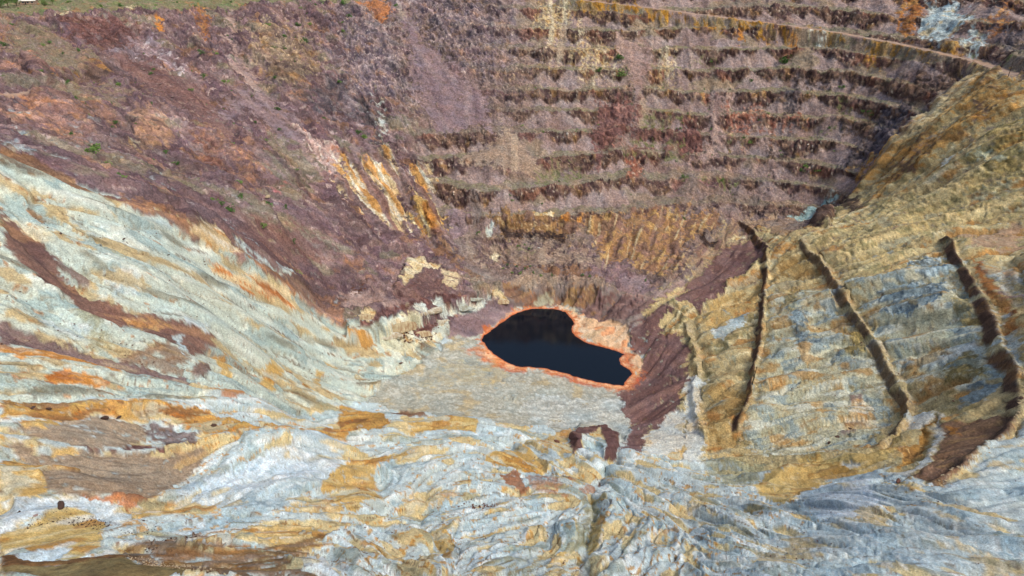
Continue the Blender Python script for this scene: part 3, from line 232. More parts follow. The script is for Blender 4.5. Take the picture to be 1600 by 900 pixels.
 ["black",[[160.0,556.0],[177.6,548.0],[170.4,537.5],[163.3,538.0]],1.5,0.9],  # dark cave mouth: its shade painted flat on the slope
 ["ochre_face",[[162.2,462.5],[187.2,480.0],[182.7,455.0],[160.4,408.5],[139.1,401.0],[124.4,421.0],[133.4,434.5]],4,0.8],
 ["ochre_face",[[195.6,475.5],[212.0,456.5],[204.0,406.5],[199.7,382.5],[190.3,411.5],[181.9,433.0]],5,0.8],
 ["blue_face",[[179.9,431.0],[200.5,391.0],[198.1,354.5],[193.2,317.0],[190.8,292.5],[135.4,316.0],[153.3,362.5]],8,0.8],
 ["blue_face",[[211.4,383.0],[227.2,372.0],[258.0,379.5],[239.6,319.5],[206.0,243.5],[195.7,287.0],[202.1,338.0]],8,0.9],
 ["blue_face",[[130.9,316.5],[190.8,292.5],[186.1,277.5],[157.1,243.0],[126.8,253.0],[110.5,268.5]],6,0.75],
 ["blue_rock",[[216.7,365.5],[228.4,362.5],[237.9,353.0],[243.0,340.0],[229.2,332.0],[217.1,330.5],[214.1,344.5]],4,0.85],
 ["blue_rock",[[242.3,381.5],[253.8,390.0],[259.3,382.0],[244.7,358.0],[235.4,359.0]],4,0.75],
 ["blueclay",[[261.6,353.0],[264.9,332.5],[263.4,324.5],[242.5,292.0],[250.6,319.0],[253.9,337.5]],4,0.7],
 ["blue_rock",[[178.3,389.0],[183.6,379.0],[176.1,343.0],[164.6,341.0],[170.4,370.0]],4,0.8],
 ["blue_rock",[[198.7,389.5],[202.6,384.0],[193.5,360.0],[190.6,368.0]],4,0.6],
 ["olive_rock",[[180.1,412.5],[188.0,410.5],[179.9,386.5],[174.3,388.0]],3,0.7],
 ["olive_rock",[[191.2,349.0],[197.5,340.5],[190.7,321.0],[183.3,324.0]],4,0.8],
 ["olive_rock",[[211.3,288.0],[220.3,280.0],[206.3,254.0],[201.6,266.5]],5,0.8],
 ["olive_rock",[[235.1,331.5],[240.7,323.5],[231.3,299.5],[223.9,302.0]],5,0.7],
 ["grey_blue",[[133.9,402.0],[155.7,411.5],[154.5,402.5],[134.5,388.0]],2,0.8],
 ["blueclay",[[199.8,301.0],[215.0,293.5],[227.3,292.5],[221.8,284.0],[207.3,286.5],[200.3,293.5]],4,0.8],
 ["blue_rock",[[196.2,255.5],[203.4,251.5],[206.0,243.5],[197.6,239.0],[192.4,245.0]],4,0.8],
 ["ochre_face",[[114.6,341.5],[130.4,318.0],[112.8,277.0],[105.9,266.5],[95.7,270.5]],4,0.85],
 ["cream_rock",[[171.5,294.0],[180.9,294.0],[171.8,270.0],[159.3,262.0],[153.7,262.5]],4,0.7],
 ["white_path",[[105.8,361.5],[112.8,344.0],[100.2,305.0],[95.6,274.0],[87.8,260.0],[84.2,270.5],[94.1,301.5]],3,0.9],
 ["rust",[[264.3,365.0],[251.7,328.5],[241.8,300.0],[223.5,266.5],[226.1,274.5],[237.2,299.0],[246.7,328.0]],2.5,0.85],
 ["blueclay",[[236.6,301.0],[226.3,276.0],[230.2,273.0],[205.8,233.0],[204.0,235.5],[217.9,265.5]],4,0.7],
 ["cream_rock",[[267.4,340.5],[261.4,321.5],[234.7,280.0],[234.4,284.5],[247.9,316.0]],4,0.6],
 ["white_path",[[184.2,266.0],[188.7,254.0],[175.9,238.5],[179.0,252.5]],2,0.95],
 ["ochre_face",[[152.9,219.0],[171.8,239.0],[177.1,242.0],[156.5,219.5],[149.7,216.0]],2,0.8],
 ["rust_brown",[[186.6,250.0],[181.9,238.5],[165.5,220.0],[148.3,206.5],[146.9,208.5],[160.9,224.0],[179.5,241.5]],1.5,0.9],
 ["white_path",[[188.7,254.0],[186.1,242.0],[178.0,229.5],[152.4,200.0],[142.5,195.5],[141.7,205.0],[149.2,201.5],[166.3,218.0],[182.0,238.0]],1.5,0.95],
 ["brown_streak",[[183.2,237.0],[191.5,220.5],[186.3,210.0],[171.6,198.0],[155.8,187.0],[148.0,183.5],[141.6,180.0],[141.9,193.5],[153.1,200.0],[170.3,219.5]],2,0.95],
 ["orange",[[181.7,233.5],[183.3,229.0],[178.3,222.5],[177.6,226.0]],1.5,0.7],
 ["ochre_dark",[[147.6,194.5],[154.2,191.5],[143.6,180.0],[139.5,180.0]],1.5,0.8],
 ["ochre_pale",[[98.1,211.0],[110.7,236.0],[121.6,236.5],[130.4,248.0],[135.4,243.5],[141.9,235.0],[153.0,233.0],[175.1,248.5],[163.9,229.0],[150.8,218.0],[137.8,217.0],[128.3,225.5],[119.9,209.5],[114.0,210.5],[103.5,199.0]],2.5,0.95],
 ["white_path",[[138.3,230.5],[142.2,228.5],[142.4,224.0],[138.3,225.5]],1.5,0.8],
 ["ochre_pale",[[135.4,199.5],[136.6,192.0],[136.1,180.0],[131.4,177.0],[127.5,183.0]],2,0.85],
 ["pale_mud",[[126.5,223.5],[136.9,212.5],[129.0,192.5],[117.5,167.5],[107.3,156.0],[99.8,171.0],[110.4,203.0]],4,0.95],
 ["blueclay",[[138.0,209.0],[131.4,177.0],[143.9,176.5],[160.5,186.5],[191.9,212.0],[148.3,151.5],[117.5,167.5]],4,0.9],
 ["grey_blue",[[65.1,207.5],[73.6,183.0],[81.6,163.0],[97.1,165.5],[130.4,152.5],[145.9,148.5],[116.5,112.5],[56.8,121.5],[69.0,147.5]],8,0.75],
 ["ochre_clay",[[105.7,123.5],[110.0,123.5],[116.5,112.5],[101.6,113.5]],3,0.6],
 ["ochre_clay",[[116.4,138.5],[120.1,138.0],[122.8,120.0],[117.8,114.0],[117.2,122.5]],3,0.5],
 ["ochre_clay",[[105.4,163.0],[109.1,161.5],[107.3,157.0],[104.0,159.0]],2,0.6],
 ["olive_clay",[[92.0,268.0],[115.8,249.0],[105.6,227.0],[93.9,230.0],[91.3,254.5]],4,0.7],
 ["olive_clay",[[68.4,182.5],[74.2,180.5],[78.9,168.0],[73.2,157.5],[70.4,173.0]],3,0.6],
 ["ochre_mix",[[-147.8,166.0],[-142.3,171.0],[-132.5,180.0],[-124.0,189.5],[-112.1,201.0],[-101.2,200.0],[-91.6,203.5],[-75.4,253.0],[-68.4,228.0],[-71.7,211.5],[-84.6,195.0],[-97.1,191.0],[-102.9,186.5],[-113.7,189.5],[-124.1,179.5],[-133.1,168.0],[-142.6,157.5]],3,0.9],
 ["clay_left",[[-152.9,174.0],[-145.2,179.5],[-133.6,182.0],[-137.2,175.5],[-147.8,166.0]],3,0.8],
 ["brown_streak",[[-147.2,165.0],[-129.8,184.0],[-129.8,181.5],[-139.3,169.5],[-145.7,162.5]],2,0.6],
 ["greybrown",[[-140.1,153.5],[-133.9,164.5],[-126.4,177.0],[-116.6,181.5],[-114.4,176.0],[-118.7,167.0],[-127.5,157.5],[-134.9,153.0]],3,0.85],
 ["ochre_clay",[[-138.8,159.5],[-135.3,166.0],[-132.0,165.0],[-134.0,160.0],[-136.8,157.0]],2,0.9],
 ["ochre_clay",[[-125.8,180.5],[-123.1,187.5],[-115.8,194.0],[-116.3,184.0],[-123.1,179.5]],2,0.7],
 ["orange_flute",[[-111.7,217.0],[-113.1,234.5],[-106.6,228.0],[-106.4,215.0]],2,0.7],
 ["purple_dark",[[-117.3,181.5],[-111.7,185.0],[-102.0,186.0],[-103.5,180.0],[-107.5,174.5],[-114.8,177.0]],4,0.72],
 ["maroon_rock",[[-124.8,160.0],[-118.8,167.0],[-116.1,171.5],[-111.0,173.5],[-107.1,173.5],[-112.6,171.0],[-119.0,165.0]],1.5,0.85],
 ["greybrown",[[-137.4,149.0],[-128.8,151.0],[-120.6,163.5],[-106.6,172.0],[-98.1,183.0],[-97.8,166.0],[-102.0,145.0],[-108.5,136.5],[-116.5,132.5],[-124.3,138.5],[-124.8,144.5],[-131.6,146.5]],3,0.97],
 ["clay_fore",[[-98.1,183.0],[-93.1,188.0],[-89.8,181.0],[-94.5,170.5],[-98.4,164.5]],3,0.7],
 ["ochre_clay",[[-132.3,141.0],[-132.3,145.5],[-124.9,148.5],[-117.8,145.5],[-121.4,142.5],[-121.7,139.0],[-114.9,131.5],[-117.7,127.0],[-123.5,128.0]],2,0.95],
 ["ochre_clay",[[-129.5,153.0],[-126.3,158.0],[-123.2,158.0],[-126.7,152.5]],2,0.8],
 ["grey_blue",[[-138.3,150.5],[-135.3,154.5],[-133.2,152.5],[-136.7,148.0]],2,0.8],
 ["orange_flute",[[-110.2,136.0],[-105.8,139.0],[-101.5,145.0],[-98.9,138.5],[-104.5,136.5]],1.5,0.8],
 ["pale_mud",[[-98.7,137.0],[-96.4,162.5],[-86.4,178.5],[-80.7,193.5],[-71.5,239.0],[-61.3,199.5],[-66.5,169.0],[-72.7,151.0],[-84.9,146.0]],4,0.9],
 ["grey_blue",[[-82.0,158.5],[-69.3,178.0],[-62.0,202.5],[-62.6,178.0],[-70.1,152.0],[-83.5,148.0]],4,0.8],
 ["ochre_clay",[[-64.1,178.5],[-65.2,192.0],[-62.8,206.0],[-59.0,190.0],[-60.7,176.0]],2.5,0.9],
 ["ochre_clay",[[-69.0,149.0],[-66.1,158.0],[-55.6,177.0],[-52.2,164.0],[-61.3,153.0]],2.5,0.7],
 ["pale_mud",[[-122.5,126.5],[-114.4,129.0],[-112.0,135.0],[-105.5,136.5],[-95.5,136.5],[-97.9,130.0],[-110.0,129.0],[-113.0,113.5]],2.5,0.95],
 ["yellow_sand",[[-113.0,113.5],[-110.6,119.5],[-111.0,127.0],[-106.8,131.5],[-99.4,127.5],[-91.3,114.0],[-91.2,104.0],[-96.3,105.0],[-105.7,107.5],[-107.1,106.0]],2,0.95],
 ["pale_mud",[[-104.6,104.0],[-99.9,108.0],[-95.9,110.5],[-95.2,103.5],[-99.1,102.5]],1.5,0.85],
 ["yellow_sand",[[-97.0,132.0],[-98.6,151.5],[-89.1,154.5],[-83.1,148.5],[-90.8,140.0],[-93.8,130.0]],2,0.8],
 ["clay_fore",[[-99.1,125.5],[-90.8,140.0],[-72.1,149.5],[-63.5,142.5],[-72.0,136.0],[-80.2,126.5],[-85.9,122.0],[-86.6,112.5],[-88.6,106.5]],3,0.8],
 ["yellow_sand",[[-74.2,129.0],[-68.0,139.5],[-58.4,144.5],[-51.6,144.5],[-50.4,133.0],[-54.1,124.0],[-60.9,128.0]],3,0.85],
 ["mud_brown",[[-86.6,112.5],[-83.4,122.0],[-79.6,127.5],[-73.5,127.5],[-77.1,120.5],[-71.0,122.0],[-64.6,124.5],[-58.6,129.0],[-51.6,144.5],[-50.5,142.5],[-52.8,120.5],[-60.6,123.5],[-68.7,117.0],[-82.4,106.0]],3,0.7],
 ["white_path",[[-79.0,124.0],[-74.6,125.5],[-75.2,122.5]],0.8,0.9],
 ["white_path",[[-72.5,123.0],[-67.9,128.5],[-68.7,122.5]],0.8,0.9],
 ["white_path",[[-88.9,107.0],[-89.0,110.5],[-86.3,112.0],[-86.1,107.5]],0.8,0.9],
 ["mud_brown",[[-106.7,105.5],[-104.2,104.5],[-97.9,102.5],[-91.1,105.0],[-84.0,108.5],[-81.3,107.0],[-90.7,101.5],[-100.2,97.5]],1.2,0.9],
 ["mud_olive",[[-100.6,98.0],[-89.3,102.5],[-83.1,107.0],[-76.1,105.5],[-61.4,103.0],[-57.1,98.5],[-94.8,91.0]],1.5,0.97],
 ["mud_brown",[[-83.4,107.5],[-64.0,123.0],[-59.9,123.0],[-47.6,113.0],[-39.3,111.0],[-60.5,101.0],[-70.7,104.0]],3,0.75],
 ["pale_mud",[[-57.4,122.0],[-50.3,123.5],[-40.4,121.5],[-36.0,106.5],[-39.9,113.0],[-48.5,115.5]],2,0.8],
 ["ochre_mix",[[-92.1,303.5],[-69.6,303.5],[-59.6,277.0],[-61.9,262.5],[-75.2,242.5]],2.5,0.9],
 ["brown",[[-66.3,310.0],[-64.9,328.5],[-50.4,322.5],[-48.0,314.5],[-60.1,308.5]],1.5,0.85],
 ["ochre_clay",[[-51.0,282.5],[-45.7,315.0],[-33.7,314.5],[-16.1,299.0],[-17.3,280.5],[-33.0,285.5],[-48.3,265.5]],2.5,0.9],
 ["ochre_clay",[[-62.8,197.0],[-62.5,214.0],[-47.2,240.5],[-43.0,232.5],[-52.6,213.0],[-51.7,204.5],[-48.8,192.0],[-49.3,168.0],[-54.1,164.0]],3,0.85],
 ["ochre_clay",[[-51.8,235.0],[-37.0,248.5],[-37.7,240.0],[-46.1,224.5]],2,0.6],
 ["ochre_clay",[[-13.0,235.5],[-2.0,260.5],[6.2,266.0],[17.1,238.5],[12.1,234.0],[2.7,225.0],[-7.3,231.0]],2.5,0.9],
 ["ochre_clay",[[8.8,284.0],[23.1,298.5],[35.0,313.5],[29.6,281.5],[29.6,259.5],[34.2,254.5],[29.4,247.0],[16.3,260.0]],2.5,0.75],
 ["grey_blue",[[-51.9,212.5],[-42.3,227.5],[-34.3,234.5],[-41.3,204.5],[-47.2,192.0]],3,0.8],
 ["brick_brown",[[-5.8,222.0],[-0.9,224.5],[3.6,224.5],[6.0,214.0],[8.5,210.5],[4.2,206.0],[-1.7,214.0]],2.2,0.85],
 ["brick_brown",[[5.4,224.0],[14.7,230.5],[19.2,222.0],[20.9,210.5],[13.0,215.0],[24.1,204.0],[17.5,205.5],[9.4,211.5]],3,0.6],
 ["brick_brown",[[20.7,225.5],[25.6,219.5],[22.8,218.5]],1,0.8],
 ["brick_brown",[[26.7,213.0],[31.8,219.5],[40.0,233.5],[34.0,215.5],[28.2,210.0]],1.5,0.7],
 ["ochre_clay",[[-42.5,197.0],[-34.9,205.0],[-32.7,199.5],[-36.2,187.0]],2.5,0.6],
 ["ochre_clay",[[-31.7,205.5],[-21.7,205.5],[-19.3,196.0],[-30.3,194.0]],3,0.6],
 ["ochre_clay",[[-25.5,165.0],[-21.3,169.0],[-16.8,155.0],[-18.2,142.0],[-24.2,158.0]],1.8,0.85],
 ["ochre_clay",[[-24.2,127.5],[-19.3,151.5],[-16.1,139.0],[-22.1,121.0]],1.8,0.7],
 ["ochre_clay",[[-43.1,141.0],[-38.6,147.0],[-26.6,144.0],[-27.9,129.5],[-36.9,139.5]],1.8,0.8],
 ["ochre_clay",[[-13.2,165.5],[3.7,176.0],[2.9,173.5],[-11.0,164.0]],1.2,0.8],
 ["ochre_clay",[[-4.6,155.0],[0.0,153.5],[0.0,149.0]],1.2,0.8],
 ["yellow_sand",[[24.7,166.5],[29.9,189.0],[33.5,183.5],[27.8,160.5],[22.6,155.0]],1.5,0.85],
 ["olive_clay",[[27.6,205.0],[34.2,209.5],[27.3,170.5],[16.9,152.5],[9.3,135.5],[21.5,170.0]],3,0.7],
 ["olive_clay",[[-11.8,123.5],[-2.3,133.5],[10.3,151.5],[7.7,127.0],[0.0,118.5]],3,0.5],
 ["yellow_sand",[[7.7,127.0],[13.5,150.5],[18.4,154.0],[10.5,121.0]],2,0.7],
 ["ochre_clay",[[45.1,165.0],[54.7,172.5],[51.2,155.0],[43.8,151.5]],2,0.6],
 ["ochre_clay",[[75.8,276.5],[87.5,280.0],[84.3,266.5],[77.6,265.5]],2.5,0.7],
 ["white_path",[[62.6,269.5],[69.6,299.0],[79.4,307.0],[90.0,323.5],[97.9,321.5],[87.5,280.0],[74.4,270.0]],2,0.85],
 ["purple_dark",[[29.5,280.5],[35.7,298.5],[51.0,308.0],[55.3,289.5],[51.2,269.0],[43.9,259.5],[46.4,270.0],[47.6,302.5],[36.4,285.0],[33.3,269.5],[29.5,263.0]],0.9,1],
 ["brown_purple",[[-205.4,264.0],[-202.9,263.0],[-186.8,255.5],[-177.2,247.5],[-164.1,240.5],[-151.0,244.0],[-141.5,252.5],[-130.8,264.5],[-126.8,246.0],[-129.4,238.0],[-138.0,237.5],[-148.7,238.0],[-154.9,225.5],[-163.6,233.5],[-170.9,229.0],[-181.0,233.5],[-192.0,240.5]],2.5,0.95],
 ["brown_purple",[[-185.9,253.5],[-174.8,250.5],[-167.1,250.0],[-167.0,244.5],[-176.2,247.0]],2,0.75],
 ["cream_clay",[[-202.5,261.0],[-192.5,264.0],[-183.9,259.0],[-186.8,255.5],[-199.6,258.0]],3,0.7],
 ["ochre_face",[[-154.2,240.5],[-145.6,248.0],[-140.6,250.0],[-143.2,239.0],[-149.4,236.5]],2.5,0.5],
 ["purple_band",[[-170.2,202.0],[-164.5,204.5],[-155.9,208.0],[-145.7,213.5],[-135.0,220.0],[-125.0,223.5],[-119.3,213.0],[-135.8,210.0],[-148.3,209.0],[-157.9,200.5],[-165.0,193.0]],2,0.95],
 ["brown_streak",[[-143.0,216.5],[-138.0,237.5],[-129.4,238.0],[-127.3,224.0],[-137.9,217.0]],2.5,0.7],
 ["olive_clay",[[-163.8,228.5],[-157.0,227.0],[-150.3,224.5],[-144.0,219.0],[-149.7,212.5],[-155.3,218.0]],3,0.6],
 ["olive_clay",[[-175.0,272.0],[-166.4,277.0],[-166.3,269.5],[-171.6,267.5]],3,0.6],
 ["grey_blue",[[-137.2,242.5],[-136.2,249.0],[-131.0,240.0],[-131.9,235.0]],1.5,0.8],
 ["grey_blue",[[-166.1,254.5],[-159.9,262.5],[-152.0,254.5],[-158.4,245.5]],4,0.7],
 ["grey_blue",[[-138.3,259.0],[-135.3,273.5],[-133.0,262.5],[-136.9,256.5]],3,0.7],
 ["grey_blue",[[-164.4,211.0],[-154.5,222.0],[-152.6,217.5],[-157.0,210.5]],3,0.7],
 ["ochre_rust",[[-164.7,192.5],[-159.0,197.5],[-147.9,205.0],[-137.3,205.5],[-135.4,202.0],[-143.4,197.5],[-154.3,189.0],[-154.8,186.0]],2,0.85],
 ["ochre_rust",[[-147.7,183.0],[-145.5,190.5],[-136.2,196.0],[-134.0,192.0],[-144.2,178.0]],2,0.85],
 ["brown_purple",[[-127.3,231.0],[-124.7,244.5],[-121.1,234.0],[-123.0,226.0]],1.5,0.8],
 ["brown_purple",[[-132.1,244.5],[-130.0,264.5],[-127.3,255.0],[-126.5,241.5]],1.5,0.7],
 ["ochre_clay",[[-126.4,250.5],[-125.5,262.0],[-119.8,247.0],[-121.6,245.0]],1.5,0.85],
 ["ochre_clay",[[-120.2,278.0],[-121.7,299.5],[-116.4,298.5],[-115.4,278.5],[-117.8,270.5]],1.8,0.9],
 ["ochre_clay",[[-109.5,314.0],[-107.6,334.0],[-103.0,317.0],[-108.4,302.5]],2,0.8],
 ["ochre_clay",[[-168.3,247.5],[-166.6,250.5],[-163.5,244.5],[-166.0,243.5]],1.5,0.6],
 ["ochre_clay",[[-119.7,376.0],[-116.2,382.5],[-115.8,380.0],[-118.4,375.5]],0.8,0.8],
 ["orange_streak",[[-156.9,335.0],[-143.1,367.5],[-129.5,381.5],[-132.5,370.0],[-143.4,352.5],[-152.8,331.0]],3,0.85],
 ["rust_mix",[[-197.2,320.0],[-185.8,322.0],[-171.6,331.0],[-160.4,346.5],[-150.6,361.5],[-138.2,373.0],[-129.5,381.5],[-107.9,394.5],[-115.5,428.5],[-135.5,414.5],[-139.4,378.5],[-152.0,366.5],[-160.9,360.0],[-169.7,343.0],[-183.6,334.0],[-196.7,334.0]],3,0.8],
 ["cream_rock",[[-170.0,336.5],[-170.3,357.5],[-165.2,362.5],[-158.3,357.5],[-151.2,360.0],[-160.0,345.0]],2,0.85],
 ["brown",[[-232.1,309.5],[-226.1,321.0],[-215.3,321.5],[-202.7,317.0],[-198.8,316.0],[-200.8,302.0],[-209.3,306.0],[-222.2,307.0],[-226.2,300.0]],2.5,0.9],
 ["grey_blue",[[-243.2,326.5],[-245.4,338.0],[-222.7,322.5],[-225.6,320.0],[-230.2,315.0]],2,0.6],
]


F32 = np.float32
NI, NJ = 1240, 1000                 # bearings x ranges of the survey grid
def axis_from_density(knots, dens, n):
    k = np.linspace(knots[0], knots[-1], 6000)
    d = np.interp(k, knots, dens)
    c = np.concatenate([[0], np.cumsum((d[1:] + d[:-1]) * 0.5)])
    return np.interp(np.linspace(0, c[-1], n), c, k)
TH = np.radians(axis_from_density([-66, -47, -37.5, -35, 35, 37.5, 47, 66], [.08, .35, .6, 1, 1, .6, .35, .08], NI))
RR = axis_from_density([45, 90, 120, 200, 300, 360, 500, 540, 780, 880, 1100, 2600],
                       [.3, 1.0, 1.9, 1.65, 1.3, .95, 1.0, 1.55, 1.5, .5, .06, .015], NJ)
TT, R2 = np.meshgrid(TH, RR, indexing='ij')
X = (R2 * np.sin(TT)).astype(F32)
Y = (R2 * np.cos(TT)).astype(F32)
R2 = R2.astype(F32)
rng0 = np.random.RandomState(11)
PERM = rng0.permutation(256).astype(np.int32)
ANG = rng0.rand(256) * 2 * np.pi
GX, GY = np.cos(ANG).astype(F32), np.sin(ANG).astype(F32)

def pn(x, y, s=0):
    """gradient noise, about -0.7..0.7"""
    x = x + F32(s * 37.17); y = y + F32(s * 19.73)
    xi = np.floor(x); yi = np.floor(y)
    xf = x - xi; yf = y - yi
    xi = xi.astype(np.int32); yi = yi.astype(np.int32)
    u = xf * xf * (3 - 2 * xf); v = yf * yf * (3 - 2 * yf)
    a0 = PERM[xi & 255]; a1 = PERM[(xi + 1) & 255]
    h00 = PERM[(a0 + yi) & 255]; h01 = PERM[(a0 + yi + 1) & 255]
    h10 = PERM[(a1 + yi) & 255]; h11 = PERM[(a1 + yi + 1) & 255]
    n00 = GX[h00] * xf + GY[h00] * yf
    n10 = GX[h10] * (xf - 1) + GY[h10] * yf
    n01 = GX[h01] * xf + GY[h01] * (yf - 1)
    n11 = GX[h11] * (xf - 1) + GY[h11] * (yf - 1)
    a = n00 + u * (n10 - n00)
    b = n01 + u * (n11 - n01)
    return (a + v * (b - a)).astype(F32)

def fbm(x, y, lam, octv=4, s=0, gain=0.5, ridged=False):
    out = 0; amp = 1.0; f = 1.0 / lam; tot = 0
    for o in range(octv):
        n = pn(x * F32(f), y * F32(f), s + o * 3)
        if ridged: n = 0.5 - 2 * np.abs(n)
        out = out + F32(amp) * n
        tot += amp; amp *= gain; f *= 2.07
    return (out / F32(tot) * F32(1.6)).astype(F32)

def sstep(a, b, x):
    t = np.clip((x - a) / (b - a), 0, 1)
    return t * t * (3 - 2 * t)

def tps_fit(P, reg=2.0):
    P = np.array(P, float); n = len(P)
    xy = P[:, :2] / 100.0
    d2 = ((xy[:, None] - xy[None]) ** 2).sum(-1)
    K = np.where(d2 > 0, 0.5 * d2 * np.log(d2 + 1e-12), 0) + np.eye(n) * reg * 1e-3
    A = np.zeros((n + 3, n + 3)); A[:n, :n] = K
    A[:n, n] = 1; A[:n, n + 1:] = xy; A[n, :n] = 1; A[n + 1:, :n] = xy.T
    b = np.zeros(n + 3); b[:n] = P[:, 2]
    return xy, np.linalg.solve(A, b)

def tps_eval(fit, x, y):
    xy, w = fit
    sh = x.shape
    x = (x.ravel() / 100).astype(F32); y = (y.ravel() / 100).astype(F32)
    out = (w[-3] + w[-2] * x + w[-1] * y).astype(F32)
    for (px, py), wi in zip(xy, w[:-3]):
        d2 = (x - F32(px)) ** 2 + (y - F32(py)) ** 2 + F32(1e-9)
        out += F32(0.5 * wi) * d2 * np.log(d2)
    return out.reshape(sh)

def lookup(A, fi, fj):
    fi = np.clip(fi, 0, A.shape[0] - 1.001); fj = np.clip(fj, 0, A.shape[1] - 1.001)
    i = fi.astype(np.int32); j = fj.astype(np.int32)
    a = fi - i; b = fj - j
    return (A[i, j] * (1 - a) + A[i + 1, j] * a) * (1 - b) + (A[i, j + 1] * (1 - a) + A[i + 1, j + 1] * a) * b

def to_index(x, y):
    th = np.arctan2(x, y); r = np.hypot(x, y)
    return np.interp(th, TH, np.arange(NI)), np.interp(r, RR, np.arange(NJ))

def sample(A, x, y):
    return lookup(A, *to_index(np.asarray(x, float), np.asarray(y, float)))

def box_slice(pts, pad):
    """index rectangle of the grid that holds these points plus a pad in metres"""
    p = np.array(pts, float)[:, :2]
    x0, y0 = p.min(0) - pad; x1, y1 = p.max(0) + pad
    gx, gy = np.meshgrid(np.linspace(x0, x1, 9), np.linspace(y0, y1, 9))
    fi, fj = to_index(gx, np.maximum(gy, 1.0))
    return (slice(max(0, int(fi.min()) - 2), min(NI, int(fi.max()) + 3)),
            slice(max(0, int(fj.min()) - 2), min(NJ, int(fj.max()) + 3)))

def seg_dist(pts, x, y, closed):
    """distance to polyline, signed side (+ = right of travel), fraction along"""
    n = len(pts); best = np.full(x.shape, 1e9, F32); side = np.zeros(x.shape, F32); along = np.zeros(x.shape, F32)
    m = n if closed else n - 1
    for k in range(m):
        ax, ay = pts[k][:2]; bx, by = pts[(k + 1) % n][:2]
        dx, dy = bx - ax, by - ay; L2 = dx * dx + dy * dy + 1e-9
        t = np.clip(((x - ax) * dx + (y - ay) * dy) / L2, 0, 1)
        px = x - (ax + t * dx); py = y - (ay + t * dy)
        d = px * px + py * py
        up = d < best
        best = np.where(up, d, best)
        side = np.where(up, np.sign((x - ax) * dy - (y - ay) * dx), side)
        along = np.where(up, (k + t) / m, along)
    return np.sqrt(best), side, along

def inside(pts, x, y):
    c = np.zeros(x.shape, bool); n = len(pts); j = n - 1
    for i in range(n):
        xi, yi = pts[i][:2]; xj, yj = pts[j][:2]
        if yi != yj:
            c ^= ((yi > y) != (yj > y)) & (x < (xj - xi) * (y - yi) / (yj - yi) + xi)
        j = i
    return c

def poly_sd(pts, x, y):
    d, _, _ = seg_dist(pts, x, y, True)
    return np.where(inside(pts, x, y), -d, d).astype(F32)

def base_height(D):
    fit = tps_fit(D['ctrl'])
    ii = np.linspace(0, NI - 1, NI // 2); jj = np.linspace(0, NJ - 1, NJ // 2)
    th = np.interp(ii, np.arange(NI), TH); rr = np.interp(jj, np.arange(NJ), RR)
    t2, r2 = np.meshgrid(th, rr, indexing='ij')
    z = tps_eval(fit, r2 * np.sin(t2), r2 * np.cos(t2))
    gi = np.linspace(0, z.shape[0] - 1, NI).astype(F32); gj = np.linspace(0, z.shape[1] - 1, NJ).astype(F32)
    G1, G2 = np.meshgrid(gi, gj, indexing='ij')
    return lookup(z, G1, G2).astype(F32)

WX = (fbm(X, Y, 26, 4, 1)).astype(F32)          # wander of every geological edge
WY = (fbm(X, Y, 26, 4, 5)).astype(F32)
WFX = (fbm(X, Y, 5, 3, 9)).astype(F32)
WFY = (fbm(X, Y, 5, 3, 13)).astype(F32)

def far_mask(D):
    sl = box_slice(D['far_wall'], 40)
    m = np.zeros(X.shape, F32)
    m[sl] = sstep(14, -14, poly_sd(D['far_wall'], X[sl] + 10 * WX[sl], Y[sl] + 10 * WY[sl]))
    return m

